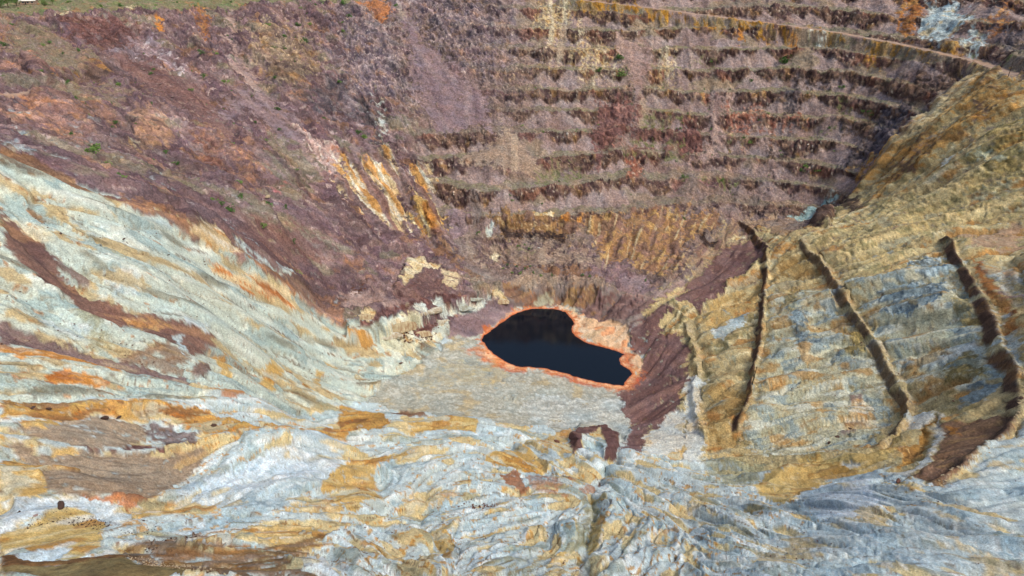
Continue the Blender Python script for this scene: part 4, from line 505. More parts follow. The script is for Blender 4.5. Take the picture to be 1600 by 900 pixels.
def shape_ground(D):
    """big shapes: bowl, benches, cut lines, gullies, lake basin"""
    Z = base_height(D)
    N = dict(far=far_mask(D))
    # broad unevenness
    lump = fbm(X, Y + 0.5 * Z, 60, 4, 21)
    Z = Z + lump * 3.0 * sstep(6, 30, Z)
    # cut benches of the right wall: a narrow path with a steep broken drop on its low side
    N['strip'] = np.zeros(X.shape, F32); N['path'] = np.zeros(X.shape, F32)
    for b in D['benches']:
        sl = box_slice(b['pts'], 45)
        wob = b.get('wob', 2.0)
        x = X[sl] + wob * WX[sl] + 0.7 * WFX[sl]; y = Y[sl] + wob * WY[sl] + 0.7 * WFY[sl]
        d, s, a = seg_dist(b['pts'], x, y, False)
        s = d * s                                # + = right of travel = uphill
        w = b['w']; hgt = b['h']
        fade = sstep(0, .06, a) * sstep(1, .94, a) * (0.55 + 0.9 * np.clip(0.5 + pn(a * 9, a * 0 + b['h'], 4), 0, 1))
        up = np.where(s > 0, hgt * 0.5 * np.exp(-s / 16), 0)
        dn = np.where(s <= 0, hgt * 0.5 - hgt * sstep(0, -w, s), 0)
        dn = np.where(s < -w, -hgt * 0.5 * np.exp((s + w) / 16), dn)
        lip = 0.35 * np.exp(-((s - 0.5) / 1.2) ** 2) - b.get('ditch', 1.2) * np.exp(-((s - b.get('pw', 5)) / 2.5) ** 2)
        pw = b.get('pw', 5)
        cut = np.where(s > 0, -0.55 * np.minimum(s, pw) * np.exp(-np.maximum(s - pw, 0) / 9), 0)
        Z[sl] += (up + dn + lip + cut) * fade
        N['strip'][sl] = np.maximum(N['strip'][sl], sstep(1.0, -0.6, s) * sstep(-w * b.get('dk', 1.35), -w * 0.9, s) * sstep(.15, .5, fade) * b.get('dark', 1))
        N['path'][sl] = np.maximum(N['path'][sl], sstep(-0.3, 0.8, s) * sstep(b.get('pw', 5) + 1.0, b.get('pw', 5) - 1.0, s + 1.2 * WFX[sl]) * sstep(0, .04, a) * sstep(1, .97, a) * b.get('light', 1))
    # gullies (negative) and spurs (positive)
    for g in D['lines']:
        sl = box_slice(g['pts'], 30)
        wob = g.get('wob', 3.0)
        x = X[sl] + wob * WX[sl] + 0.25 * wob * WFX[sl]; y = Y[sl] + wob * WY[sl] + 0.25 * wob * WFY[sl]
        d, s, a = seg_dist(g['pts'], x, y, False)
        fade = sstep(0, .12, a) * sstep(1, .88, a)
        Z[sl] += g['h'] * np.exp(-(d / g['w']) ** g.get('p', 1.3)) * fade
    # blocks that stand proud, with a broken edge
    for g in D['raised']:
        sl = box_slice(g['pts'], 25)
        sd = poly_sd(g['pts'], X[sl] + 1.5 * WX[sl] + 1.0 * WFX[sl], Y[sl] + 1.5 * WY[sl] + 1.0 * WFY[sl])
        Z[sl] += g['h'] * sstep(g['soft'], -g['soft'], sd)
    # benches of the far wall
    far = N['far']
    H = 16.5
    zz = Z + 6.0 * fbm(X, Y, 130, 3, 31) + 2.4 * fbm(X, Y, 42, 3, 35)
    q = zz / H + 0.12
    k = np.floor(q); t = (q - k).astype(F32)
    face0 = 0.60
    rock = np.where(t < face0, 0.10 * t / face0, 0.10 + 0.90 * np.clip((t - face0) / (1 - face0), 0, 1) ** 0.8)
    # talus cones leaning on each face
    s_al = X * 0.96 + 0.10 * Y
    c = np.zeros(X.shape, F32)
    for lam, hmax, sd in ((15.0, .66, 3), (31.0, 1.0, 8), (8.0, .42, 15)):
        u = s_al / lam + k * 7.31 + 3.1 * sd
        cell = np.floor(u)
        best = np.zeros(X.shape, F32)
        for o in (-1, 0, 1):
            cc = cell + o
            h1 = np.mod(np.sin(cc * 12.9898 + k * 78.233 + sd) * 43758.5453, 1.0)
            h2 = np.mod(np.sin(cc * 39.346 + k * 11.135 + sd * 2.1) * 24634.6345, 1.0)
            apex = (cc + 0.2 + 0.6 * h1)
            ht = hmax * np.clip(h2 * 1.8 - 0.35, 0, 1)
            best = np.maximum(best, ht - np.abs(u - apex) * lam / H * 0.85)
        c = np.maximum(c, best)
    c = np.clip(c + 0.10 + 0.05 * WFX, 0.1, 1.1)
    tf = face0 + (1 - face0) * np.clip((c - 0.10) / 0.90, 0, 1) ** 1.25
    talus = c - (tf - t) * 1.25
    prof = np.maximum(rock, talus)
    strength = np.clip(0.98 + 0.9 * fbm(X, Y, 120, 2, 41) - 0.35 * sstep(40, -80, X) * sstep(90, 150, Z), 0.12, 1.0) * far
    for p in D['smooth_chutes']:
        sl = box_slice(p, 30)
        strength[sl] *= sstep(-9, 7, poly_sd(p, X[sl] + 5 * WX[sl], Y[sl] + 5 * WY[sl]))
    strength *= sstep(22, 48, Z)
    dz = (prof - t) * H * 0.96
    Z = Z + strength * dz
    N['face'] = (sstep(-.02, .06, rock - talus) * (t > face0 * 0.98) * strength).astype(F32)
    N['taluscone'] = (sstep(.02, -.02, rock - talus) * strength).astype(F32)
    N['flat'] = (sstep(.04, -.03, talus - rock) * (t < face0) * strength).astype(F32)
    N['bstr'] = strength
    # haul roads cut into the slope
    N['road'] = np.zeros(X.shape, F32)
    for r in D['roads']:
        sl = box_slice(r['pts'], 45)
        pts = r['pts']
        d, s, a = seg_dist(pts, X[sl], Y[sl], False)
        zl = np.interp(a * (len(pts) - 1), np.arange(len(pts)), [p[2] for p in pts])
        w = r['w'] / 2
        ends = sstep(0, .03, a) * sstep(1, .97, a)
        bl = sstep(w + r.get('cut', 12), w, d) * ends
        Z[sl] = Z[sl] * (1 - bl) + zl * bl
        N['road'][sl] = np.maximum(N['road'][sl], sstep(w + .6, w - .6, d + 0.5 * WFX[sl]) * (ends > .5) * r.get('show', 1))
    # lake basin
    sl = box_slice(D['lake'], 70)
    sd = poly_sd(D['lake'], X[sl] + 1.2 * WFX[sl] + 1.0 * WX[sl], Y[sl] + 1.2 * WFY[sl] + 1.0 * WY[sl])
    beach = 0.25 + 0.10 * np.maximum(sd, 0)
    w = sstep(1, 24, sd)
    zo = beach * (1 - w) + np.maximum(Z[sl], beach * .6) * w
    Z[sl] = np.where(sd < 0, np.maximum(-6, 0.25 + 0.35 * sd), zo)
    N['lake_sd'] = np.full(X.shape, 999, F32); N['lake_sd'][sl] = sd
    return Z.astype(F32), N

def blur(A, n):
    for _ in range(n):
        A = (A + np.roll(A, 1, 0) + np.roll(A, -1, 0)) / 3
        A[0], A[-1] = A[1], A[-2]
        A = (A + np.roll(A, 1, 1) + np.roll(A, -1, 1)) / 3
        A[:, 0], A[:, -1] = A[:, 1], A[:, -2]
    return A

def flow_dir(Z):
    """unit downhill direction in world and as grid steps per metre"""
    dth = np.gradient(TH)[:, None].astype(F32); dr = np.gradient(RR)[None].astype(F32)
    zt = np.gradient(Z, axis=0) / (dth * R2); zr = np.gradient(Z, axis=1) / dr
    m = np.sqrt(zt * zt + zr * zr) + 1e-4
    return (-zt / m / (dth * R2)).astype(F32), (-zr / m / dr).astype(F32), m.astype(F32)

def streaks(fields, vi, vj, step, n):
    """drag noise along the fall line: wash streaks and rills"""
    I0, J0 = np.meshgrid(np.arange(NI, dtype=F32), np.arange(NJ, dtype=F32), indexing='ij')
    acc = [f.copy() for f in fields]; tot = 1.0
    AI = (np.gradient(TH)[:, None] * R2).astype(F32) ** 2; AJ = np.broadcast_to((np.gradient(RR)[None] ** 2).astype(F32), X.shape)
    for sgn in (1, -1):
        fi = I0.copy(); fj = J0.copy(); pi = vi.ravel() * sgn; pj = vj.ravel() * sgn
        for k in range(n):
            i = np.clip(fi + 0.5, 0, NI - 1).astype(np.int32); j = np.clip(fj + 0.5, 0, NJ - 1).astype(np.int32)
            lin = i * NJ + j
            lin = lin.ravel(); ci = vi.ravel()[lin]; cj = vj.ravel()[lin]
            fl = np.where(ci * pi * AI.ravel() + cj * pj * AJ.ravel() < 0, F32(-1), F32(1)); pi = ci * fl; pj = cj * fl
            fi += step * pi.reshape(fi.shape); fj += step * pj.reshape(fj.shape)
            np.clip(fi, 0, NI - 1, out=fi); np.clip(fj, 0, NJ - 1, out=fj)
            i = (fi + 0.5).astype(np.int32); j = (fj + 0.5).astype(np.int32)
            np.clip(i, 0, NI - 1, out=i); np.clip(j, 0, NJ - 1, out=j)
            lin = i * NJ + j
            w = 1.0 - k / n
            for a, f in zip(acc, fields):
                a += F32(w) * f.ravel()[lin]
            tot += w / 2 * 1.0
    out = []
    for a in acc:
        a -= a.mean()
        out.append((a / (a.std() + 1e-6)).astype(F32))
    return out
# ------------------------------------------------------------------ ground: heights
Z, N = shape_ground(DATA)
ZS = blur(Z.copy(), 3)
def strata_dir():
    """direction in which beds and wash lines run, spread from surveyed strikes"""
    c2 = np.zeros(X.shape, F32); s2 = np.zeros(X.shape, F32)
    for sx, sy, dx, dy in DATA['strata']:
        d2 = (X - F32(sx)) ** 2 + (Y - F32(sy)) ** 2
        w = 1.0 / (d2 + F32(30.0 + .012 * (sx * sx + sy * sy) * .25)) ** 2
        c2 += w * F32(dx * dx - dy * dy); s2 += w * F32(2 * dx * dy)
    a = 0.5 * np.arctan2(s2, c2) + 0.35 * WX
    ux, uy = np.cos(a), np.sin(a)
    sn, cs = np.sin(TT), np.cos(TT)
    ut = ux * cs - uy * sn; ur = ux * sn + uy * cs
    dth = np.gradient(TH)[:, None]; dr = np.gradient(RR)[None]
    return a, (ut / (dth * R2)).astype(F32), (ur / dr).astype(F32)
ANGS, vi, vj = strata_dir()

def norm(a):
    a = a - a.mean(); return (a / (a.std() + 1e-6)).astype(F32)

dist = sstep(140, 520, R2)
XN, YN = X + 0.35 * Z, Y + 0.75 * Z               # slanted sheets so that steep faces are not smeared
n_f = pn(X / 0.9, Y / 0.9, 3) * (1 - dist) + pn(X / 3.0, Y / 3.0, 4) * dist
n_m = pn(X / 2.6, Y / 2.6, 6) * (1 - dist) + pn(X / 7.5, Y / 7.5, 7) * dist
n_f2 = pn(X / 1.3, Y / 1.3, 12) * (1 - dist) + pn(X / 4.0, Y / 4.0, 14) * dist
step = (R2 * 0.0022).astype(F32)
S_f, S_m, S_f2 = streaks([n_f, n_m, n_f2], vi, vj, step, 13)
n_l = pn(X / 5.0, Y / 5.0, 17) * (1 - dist) + pn(X / 12.0, Y / 12.0, 18) * dist
n_l2 = pn(X / 3.6, Y / 3.6, 22) * (1 - dist) + pn(X / 9.0, Y / 9.0, 24) * dist
n_x = pn(X / 10.0, Y / 10.0, 27) * (1 - dist) + pn(X / 19.0, Y / 19.0, 28) * dist
S_l, S_l2 = streaks([n_l, n_l2], vi, vj, step * 2.2, 11)
S_x, = streaks([n_x], vi, vj, step * 4.0, 10)
f_sc = (0.45 + 0.55 * dist)                       # nearer ground shows smaller patches
XW, YW = XN + 5 * WX + 2.2 * WFX * f_sc, YN + 5 * WY + 2.2 * WFY * f_sc
def facets(x, y, lam, seed):
    """broken-rock blocks: every cell a tilted plane with a value of its own"""
    x = x / F32(lam); y = y / F32(lam); xi = np.floor(x).astype(np.int32); yi = np.floor(y).astype(np.int32)
    best = np.full(x.shape, 9e9, F32); tilt = np.zeros(x.shape, F32); val = np.zeros(x.shape, F32)
    rr = np.random.RandomState(seed); jx, jy, va, tx, ty = [rr.rand(256).astype(F32) for _ in range(5)]
    for dx in (-1, 0, 1):
        for dy in (-1, 0, 1):
            h = PERM[(PERM[(xi + dx) & 255] + yi + dy) & 255]
            px = x - (xi + dx + jx[h]); py = y - (yi + dy + jy[h])
            d = px * px + py * py; up = d < best
            best = np.where(up, d, best)
            tilt = np.where(up, px * (tx[h] - .5) + py * (ty[h] - .5), tilt)
            val = np.where(up, va[h], val)
    return tilt, val
FXc, FYc = XN + 2.2 * WFX + 3 * WX, YN * .8 + 2.2 * WFY
def facet_pair(x, y, lam, seed):
    t0, v0 = facets(x, y, lam * .42, seed); t1, v1 = facets(x, y, lam, seed + 1)
    return t0 * (1 - dist) + t1 * dist, v0 * (1 - dist) + v1 * dist
TL1, VL1 = facet_pair(FXc, FYc, 9.0, 4)
TL2, VL2 = facet_pair(FXc + .5 * FYc, FYc - .4 * FXc, 3.4, 9)
def duo(fn, x, y, lam, near_k, *a):
    """the same noise at a near and a far grain, cross-faded with range"""
    return fn(x, y, lam * near_k, *a) * (1 - dist) + fn(x, y, lam, *a) * dist
FLD = dict(
    v=norm(VL1), v2=norm(VL2),
    s=S_f, s2=S_f2, m=S_m, l=S_l, l2=S_l2,
    a=norm(fbm(XN, YN, 48, 4, 51)), a2=norm(fbm(XN, YN, 42, 4, 57)),
    b=norm(fbm(XW, YW, 15, 4, 61)), b2=norm(fbm(XW, YW, 13, 4, 67)),
    c=norm(duo(fbm, XW, YW, 5, .45, 3, 71)), c2=norm(duo(fbm, XW, YW, 4.2, .45, 3, 77)),
    d=norm(duo(fbm, XN, YN, 1.9, .45, 2, 81)), d2=norm(duo(fbm, XN, YN, 1.6, .45, 2, 87)),
)
FLD['cs'] = norm(FLD['c'] + 0.7 * FLD['s']); FLD['bs'] = norm(FLD['b'] + 0.8 * FLD['m']); FLD['bl'] = norm(FLD['b2'] + 0.9 * FLD['l2'])
FLD['cd'] = norm(FLD['c2'] + 0.7 * FLD['d'])

CH_L = np.exp(-(S_l / .22) ** 2) * sstep(-.6, .5, FLD['b']); CH_M = np.exp(-(S_m / .2) ** 2) * sstep(-.4, .7, FLD['b2'])
CHX = np.exp(-(S_x / .16) ** 2)
FLD['g'] = np.maximum(np.maximum(CH_L, .8 * CH_M), .9 * CHX)   # beds of rills and channels
def lin(c):
    c = np.array(c, float) / 255.0
    return (np.where(c <= .04045, c / 12.92, ((c + .055) / 1.055) ** 2.4) * ALB).astype(F32)
ALB = 0.92

# mineral recipes: base colour, then (colour, field, from, to, amount); rill and rough are relief in metres
REC = {
 'clay_left': dict(base=(184,193,180), mix=[((208,212,198),'m',-.1,1.2,.8),((142,160,156),'bs',.3,1.1,.8),((174,152,104),'bl',.5,1.2,.75),((164,112,60),'cs',1.15,1.8,.75),((104,98,78),'l',.8,1.6,.65),((92,70,56),'s2',1.4,2.1,.65),((128,112,86),'g',.5,.95,.5),((98,80,62),'s',1.5,2.0,.7),((88,74,64),'cd',1.9,2.4,.7)], rill=.8, rough=.5),
 'clay_fore': dict(base=(184,196,194), mix=[((212,219,216),'bs',-.2,1.0,.85),((144,166,170),'b',.4,1.2,.7),((198,178,122),'bl',.4,1.0,.8),((188,142,70),'cs',1.05,1.6,.8),((122,130,112),'l',.9,1.7,.55),((106,70,50),'d2',2.1,2.6,.8),((130,130,108),'g',.5,.95,.45),((104,84,62),'s',1.5,2.1,.7),((84,66,54),'cd',1.9,2.4,.7)], rill=.7, rough=.7),
 'floor': dict(base=(170,171,157), mix=[((192,192,180),'cd',-.1,1.2,.7),((150,148,132),'b',.3,1.3,.5),((178,162,118),'b2',.9,1.6,.5),((134,134,122),'g',.45,.95,.6)], rill=.09, rough=.10),
 'floor_tan': dict(base=(168,160,132), mix=[((182,160,104),'bs',.3,1.2,.7),((190,190,176),'s',.3,1.4,.7)], rill=.1, rough=.06),
 'floor_pale': dict(base=(176,181,173), mix=[((204,207,200),'cd',.0,1.2,.7),((148,152,146),'c',.6,1.4,.6),((140,144,138),'g',.45,.95,.55)], rill=.1, rough=.10),
 'pale_mud': dict(base=(192,203,206), mix=[((214,220,221),'m',-.1,1.1,.85),((156,175,182),'bs',.3,1.1,.7),((198,184,142),'bl',.8,1.4,.7),((126,140,146),'l',1.0,1.8,.55),((140,148,144),'g',.5,.95,.4),((118,104,84),'s',1.7,2.2,.6),((98,84,72),'cd',2.0,2.5,.6)], rill=.6, rough=.45),
 'blueclay': dict(base=(174,186,184), mix=[((204,211,206),'m',-.1,1.1,.8),((132,154,160),'bs',.3,1.2,.7),((170,152,110),'bl',.7,1.4,.7),((104,118,120),'cs',1.2,2,.6)], rill=.5, rough=.5),
 'grey_blue': dict(base=(168,183,184), mix=[((198,208,206),'m',-.2,1.0,.8),((128,150,158),'bs',.5,1.3,.7),((172,156,114),'bl',.6,1.2,.7),((206,212,208),'cs',.8,1.6,.65),((122,132,128),'g',.5,.95,.4),((108,98,76),'s',1.6,2.1,.65)], rill=.6, rough=.5),
 'blue_rock': dict(base=(127,144,148), mix=[((89,106,116),'c',.1,1.0,.8),((169,184,186),'cd',.6,1.4,.8),((131,122,84),'bl',.7,1.4,.6)], rill=.5, rough=1.2),
 'blue_face': dict(base=(171,171,147), mix=[((204,209,195),'m',-.1,.9,.85),((127,143,145),'bs',.3,1.1,.8),((162,132,81),'bl',.5,1.2,.75),((220,213,180),'s',.7,1.7,.65),((107,101,70),'cd',1.2,2.0,.6)], rill=1.0, rough=.6),
 'white_path': dict(base=(206,208,198), mix=[((186,190,186),'c',0,1.2,.7),((190,166,116),'bs',.9,1.7,.6)], rill=.2, rough=.25),
 'white_rock': dict(base=(200,204,190), mix=[((170,182,180),'c',.2,1.2,.7),((186,162,108),'bs',.8,1.6,.7)], rill=.5, rough=.5),
 'grey_clay': dict(base=(160,158,136), mix=[((132,116,92),'m',.2,1.2,.7)], rill=.4, rough=.3),
 'cream': dict(base=(202,186,146), mix=[((178,140,84),'c',.4,1.4,.8),((216,208,180),'m',.3,1.2,.7),((120,90,64),'cd',1.2,2,.7)], rill=.5, rough=.6),
 'cream_rock': dict(base=(190,170,132), mix=[((212,208,190),'s',.1,.9,.85),((184,134,70),'m',.2,.9,.85),((122,98,100),'l',.1,.8,.85),((100,74,60),'s2',1.0,1.6,.7)], rill=1.2, rough=1.0),
 'cream_clay': dict(base=(200,194,164), mix=[((206,210,194),'m',.0,1.0,.8),((172,130,76),'cs',1.0,1.8,.75),((156,168,164),'b',.6,1.4,.7),((110,78,62),'cd',1.6,2.3,.8)], rill=.7, rough=.5),
 'cream_streak': dict(base=(196,180,146), mix=[((122,90,84),'s',.2,.9,.9)], rill=.6, rough=.3),
 'ochre_rock': dict(base=(190,156,96), mix=[((208,198,160),'s',.1,.9,.85),((166,110,54),'m',.3,1.0,.85),((120,96,94),'l',.2,.9,.85),((106,80,64),'s2',1.0,1.6,.7)], rill=1.2, rough=1.0),
 'ochre_clay': dict(base=(186,156,98), mix=[((204,186,138),'m',.1,1.2,.8),((160,114,56),'bs',.4,1.2,.8),((178,184,170),'bl',.6,1.3,.75),((98,68,42),'cs',1.5,2.2,.7)], rill=.6, rough=.6),
 'ochre_mix': dict(base=(178,138,80), mix=[((196,160,92),'m',.1,1.1,.8),((168,162,136),'bs',.4,1.1,.75),((118,84,62),'bl',.6,1.4,.7),((84,56,44),'cd',1.4,2.1,.8),((186,116,52),'cs',1.1,1.7,.7)], rill=.5, rough=1.0),
 'ochre_pale': dict(base=(188,164,108), mix=[((200,186,146),'m',0,1.2,.8),((150,114,58),'bs',.5,1.3,.75)], rill=.6, rough=.7),
 'ochre_far': dict(base=(164,124,62), mix=[((186,140,62),'m',.3,1.2,.8),((140,124,92),'bs',.2,1.0,.8),((100,84,70),'cd',1.0,1.8,.7)], rill=.8, rough=.8),
 'ochre_dark': dict(base=(138,108,76), mix=[((164,134,90),'m',.3,1.1,.75),((100,78,66),'bs',.1,.9,.85),((174,156,120),'cd',1.1,1.8,.6),((124,104,96),'b2',.6,1.3,.7)], rill=1.1, rough=1.0),
 'ochre_flute': dict(base=(150,118,86), mix=[((178,146,98),'m',.1,.9,.8),((118,92,80),'bs',.2,1.0,.85),((186,170,136),'s',1.0,1.8,.7),((132,108,100),'bl',.7,1.4,.7)], rill=1.6, rough=.8),
 'ochre_face': dict(base=(177,151,101), mix=[((203,183,136),'m',.0,1.0,.8),((140,110,64),'bs',.4,1.2,.8),((172,125,73),'bl',.8,1.5,.7),((151,155,138),'l',.8,1.5,.6)], rill=.9, rough=.6),
 'ochre_rust': dict(base=(186,130,68), mix=[((196,180,150),'m',.3,1.2,.8),((146,88,46),'bs',.4,1.2,.8)], rill=.6, rough=.6),
 'orange': dict(base=(190,132,68), mix=[((160,104,56),'m',.3,1.2,.6)], rill=.4, rough=.4),
 'orange_flute': dict(base=(168,116,82), mix=[((186,130,82),'m',.1,1.1,.8),((126,92,80),'bs',.4,1.3,.7)], rill=1.0, rough=.6),
 'orange_streak': dict(base=(198,180,144), mix=[((178,112,56),'s',.1,.8,.9),((140,88,54),'m',.7,1.5,.7)], rill=.7, rough=.4),
 'rust': dict(base=(157,105,60), mix=[((134,88,58),'m',.2,1.1,.7),((176,134,81),'bs',.6,1.4,.7),((98,73,58),'c',.9,1.6,.7)], rill=.8, rough=.7),
 'rust_mix': dict(base=(136,103,86), mix=[((160,118,86),'b',.2,1.0,.75),((116,94,92),'c',.3,1.1,.8),((172,148,120),'cd',1.2,1.9,.6),((88,64,56),'c2',1.0,1.7,.75)], rill=.4, rough=1.5),
 'rust_pale': dict(base=(150,120,100), mix=[((164,132,102),'b',.1,1.0,.8),((128,102,96),'c',.4,1.2,.75),((108,86,80),'l',.7,1.4,.6)], rill=.5, rough=1.2),
 'rust_brown': dict(base=(160,121,68), mix=[((190,143,78),'m',.1,1.1,.8),((114,90,59),'bs',.4,1.2,.8),((203,179,126),'cs',1.2,1.9,.6)], rill=.8, rough=.9),
 'brown': dict(base=(128,98,76), mix=[((150,118,88),'m',.2,1.1,.8),((98,74,62),'bs',.5,1.3,.7)], rill=.6, rough=.8),
 'brown_flute': dict(base=(134,104,84), mix=[((150,120,88),'m',.2,1.1,.8),((106,80,70),'s',.5,1.4,.75),((158,130,86),'bs',1.0,1.6,.6)], rill=1.3, rough=.5),
 'brown_streak': dict(base=(129,103,82), mix=[((97,74,63),'s',.2,1.1,.8),((161,131,93),'m',.6,1.4,.7)], rill=.5, rough=.4),
 'brown_purple': dict(base=(118,92,82), mix=[((98,74,70),'m',.1,1.1,.8),((146,114,90),'bl',.5,1.2,.75),((80,60,56),'s',.9,1.7,.7),((178,168,140),'cd',2.0,2.6,.7)], rill=.45, rough=.6),
 'purple_band': dict(base=(122,104,100), mix=[((98,80,82),'s',0,1.0,.8),((154,140,120),'m',.7,1.5,.75)], rill=.5, rough=.5),
 'brick_brown': dict(base=(150,108,82), mix=[((112,74,54),'b',.3,1.2,.75),((168,132,104),'m',.7,1.5,.6)], rill=.3, rough=.5),
 'brick': dict(base=(140,100,86), mix=[((160,104,84),'c',.2,1.0,.8),((120,104,90),'b',.4,1.2,.8),((186,166,144),'cd',1.3,2.0,.7)], rill=.5, rough=1.2),
 'red_rock': dict(base=(112,82,78), mix=[((94,66,62),'v',.1,1.0,.8),((134,98,88),'v2',.4,1.3,.7)], rill=.6, rough=1.2),
 'maroon_rock': dict(base=(104,74,70), mix=[((82,54,50),'c',.1,1.0,.8),((132,98,90),'cd',.9,1.6,.7)], rill=.4, rough=1.1),
 'red_spot': dict(base=(172,92,92), mix=[], rill=.2, rough=.4),
 'plum': dict(base=(118,97,98), mix=[((136,114,109),'a',.2,1.1,.75),((98,78,84),'b',.3,1.1,.8),((144,114,94),'b2',1.0,1.7,.7),((118,113,94),'a2',.6,1.3,.7),((86,64,62),'cd',1.0,1.8,.8),((160,144,138),'c2',1.4,2.1,.7),((96,77,80),'l',.6,1.5,.65),((140,120,116),'l2',.8,1.6,.65)], rill=.5, rough=1.6),
 'purple_talus': dict(base=(117,91,87), mix=[((130,104,97),'m',.1,1.2,.7),((97,73,71),'l',.3,1.3,.7),((82,60,58),'cd',1.2,1.9,.7),((146,122,108),'c2',1.5,2.1,.6)], rill=.45, rough=.5),
 'purple_dark': dict(base=(98,74,72), mix=[((80,58,56),'c',.1,1.1,.8),((120,96,86),'m',.7,1.5,.6)], rill=.4, rough=.7),
 'mauve_talus': dict(base=(130,112,114), mix=[((144,126,124),'m',.1,1.2,.7),((112,94,98),'l',.4,1.4,.6)], rill=.25, rough=.25),
 'mauve_brown': dict(base=(128,104,98), mix=[((106,82,78),'bs',.2,1.1,.8),((156,124,88),'bl',.9,1.6,.7)], rill=.7, rough=.9),
 'mauve_rock': dict(base=(114,101,108), mix=[((100,86,93),'v',.1,1.0,.7),((140,124,122),'v2',.2,1.2,.7),((144,128,124),'b',.5,1.3,.6),((190,181,174),'d2',1.5,2.1,.75),((138,108,84),'bl',1.2,1.8,.5)], rill=.7, rough=1.6),
 'mauve_white': dict(base=(142,124,126), mix=[((194,184,182),'cs',.9,1.6,.75),((112,92,96),'b',.4,1.3,.7)], rill=.6, rough=1.0),
 'pink_talus': dict(base=(152,130,122), mix=[((166,144,132),'m',.1,1.2,.7),((130,108,104),'l',.4,1.4,.6)], rill=.25, rough=.25),
 'pink_rock': dict(base=(140,110,100), mix=[((156,122,104),'b',.1,1.1,.75),((116,90,88),'c',.4,1.2,.75),((166,118,82),'bs',1.0,1.7,.7)], rill=.6, rough=1.1),
 'pink_flat': dict(base=(158,134,110), mix=[((172,150,126),'c',.2,1.2,.7)], rill=.15, rough=.25),
 'pink_white': dict(base=(176,152,144), mix=[((206,198,188),'cs',.3,1.0,.85),((166,110,80),'b',.7,1.4,.75),((128,104,104),'c',.8,1.5,.7)], rill=.7, rough=1.1),
 'tan_talus': dict(base=(148,130,114), mix=[((162,144,124),'m',.1,1.2,.7),((126,108,96),'l',.4,1.4,.6)], rill=.3, rough=.25),
 'tan_flute': dict(base=(146,124,104), mix=[((118,92,86),'m',.1,1.0,.85),((166,142,112),'s',.7,1.5,.7)], rill=.8, rough=.4),
 'grey_talus': dict(base=(134,120,112), mix=[((150,138,126),'m',.1,1.2,.7),((112,98,94),'l',.5,1.4,.6)], rill=.25, rough=.25),
 'olive_talus': dict(base=(130,116,98), mix=[((112,106,82),'b',.2,1.1,.75),((148,118,98),'c',.7,1.5,.7),((88,88,62),'cd',1.2,1.9,.65)], rill=.4, rough=.7),
 'olive': dict(base=(176,159,118), mix=[((200,184,140),'m',.0,1.0,.8),((134,124,88),'bs',.3,1.1,.8),((165,123,72),'bl',.7,1.4,.7),((121,132,118),'cs',1.0,1.7,.7),((213,204,167),'s',1.0,1.8,.6)], rill=.8, rough=1.0),
 'olive_tan': dict(base=(185,166,118), mix=[((206,188,141),'m',.0,1.0,.8),((138,129,89),'cs',.6,1.3,.8),((152,156,136),'bl',.6,1.3,.75)], rill=.7, rough=.9),
 'olive_rock': dict(base=(135,121,76), mix=[((98,89,55),'c',.1,1.0,.8),((176,154,98),'cd',.5,1.3,.8),((152,161,144),'b',.9,1.6,.7)], rill=.5, rough=1.3),
 'olive_clay': dict(base=(146,144,114), mix=[((120,116,88),'m',.2,1.2,.8),((176,178,156),'bs',.5,1.3,.75)], rill=.6, rough=.8),
 'olive_dirt': dict(base=(112,112,78), mix=[((90,98,62),'c',.2,1.1,.8),((150,126,98),'b',.8,1.5,.7)], rill=.3, rough=.6),
 'plateau': dict(base=(128,122,94), mix=[((98,112,72),'b',.0,.9,.65),((150,128,110),'c',.6,1.3,.7),((162,118,88),'bl',1.2,1.9,.7),((80,96,56),'cd',.9,1.6,.65)], rill=.2, rough=.5),
 'greybrown': dict(base=(150,134,114), mix=[((128,112,96),'s',.2,1.1,.75),((104,88,74),'s2',1.0,1.8,.75),((176,150,106),'bl',1.2,1.9,.7)], rill=.40, rough=.25),
 'yellow_sand': dict(base=(192,166,108), mix=[((206,190,146),'m',.0,1.1,.8),((166,120,62),'l',.6,1.4,.75),((206,206,196),'l2',.8,1.5,.7)], rill=.25, rough=.25),
 'mud_brown': dict(base=(116,86,56), mix=[((84,60,40),'c',.1,1.1,.8),((144,108,66),'b',.5,1.3,.75)], rill=.2, rough=.5),
 'mud_olive': dict(base=(122,106,72), mix=[((140,124,84),'b',.1,1.2,.75),((96,80,56),'c',.6,1.5,.7)], rill=.12, rough=.3),
 'teal': dict(base=(150,178,176), mix=[((190,206,200),'c',.1,1.0,.7)], rill=.2, rough=.4),
 'slate': dict(base=(88,82,86), mix=[((68,62,68),'v',.1,1.0,.8),((112,103,102),'v2',.6,1.4,.7)], rill=.6, rough=1.3),
 'dark_rock': dict(base=(90,74,66), mix=[((68,54,50),'v',.1,1.0,.8),((118,98,82),'v2',.6,1.4,.7)], rill=.6, rough=1.3),
 'dark_cliff': dict(base=(104,86,78), mix=[((80,66,62),'m',.1,1.0,.8),((146,110,66),'bs',1.0,1.6,.7)], rill=.9, rough=.7),
 'black': dict(base=(66,54,50), mix=[((46,38,38),'c',.1,1.0,.8),((104,80,56),'cd',1.0,1.7,.7)], rill=.6, rough=1.0),
 'grass': dict(base=(118,114,80), mix=[((88,100,58),'cd',.1,.9,.85),((140,124,104),'b',.7,1.4,.7)], rill=.1, rough=.4),
 'salmon_pale': dict(base=(212,178,142), mix=[((222,200,170),'m',.0,1.1,.8),((208,142,96),'bs',.7,1.3,.8),((178,158,128),'l',.8,1.5,.75)], rill=.3, rough=.35),
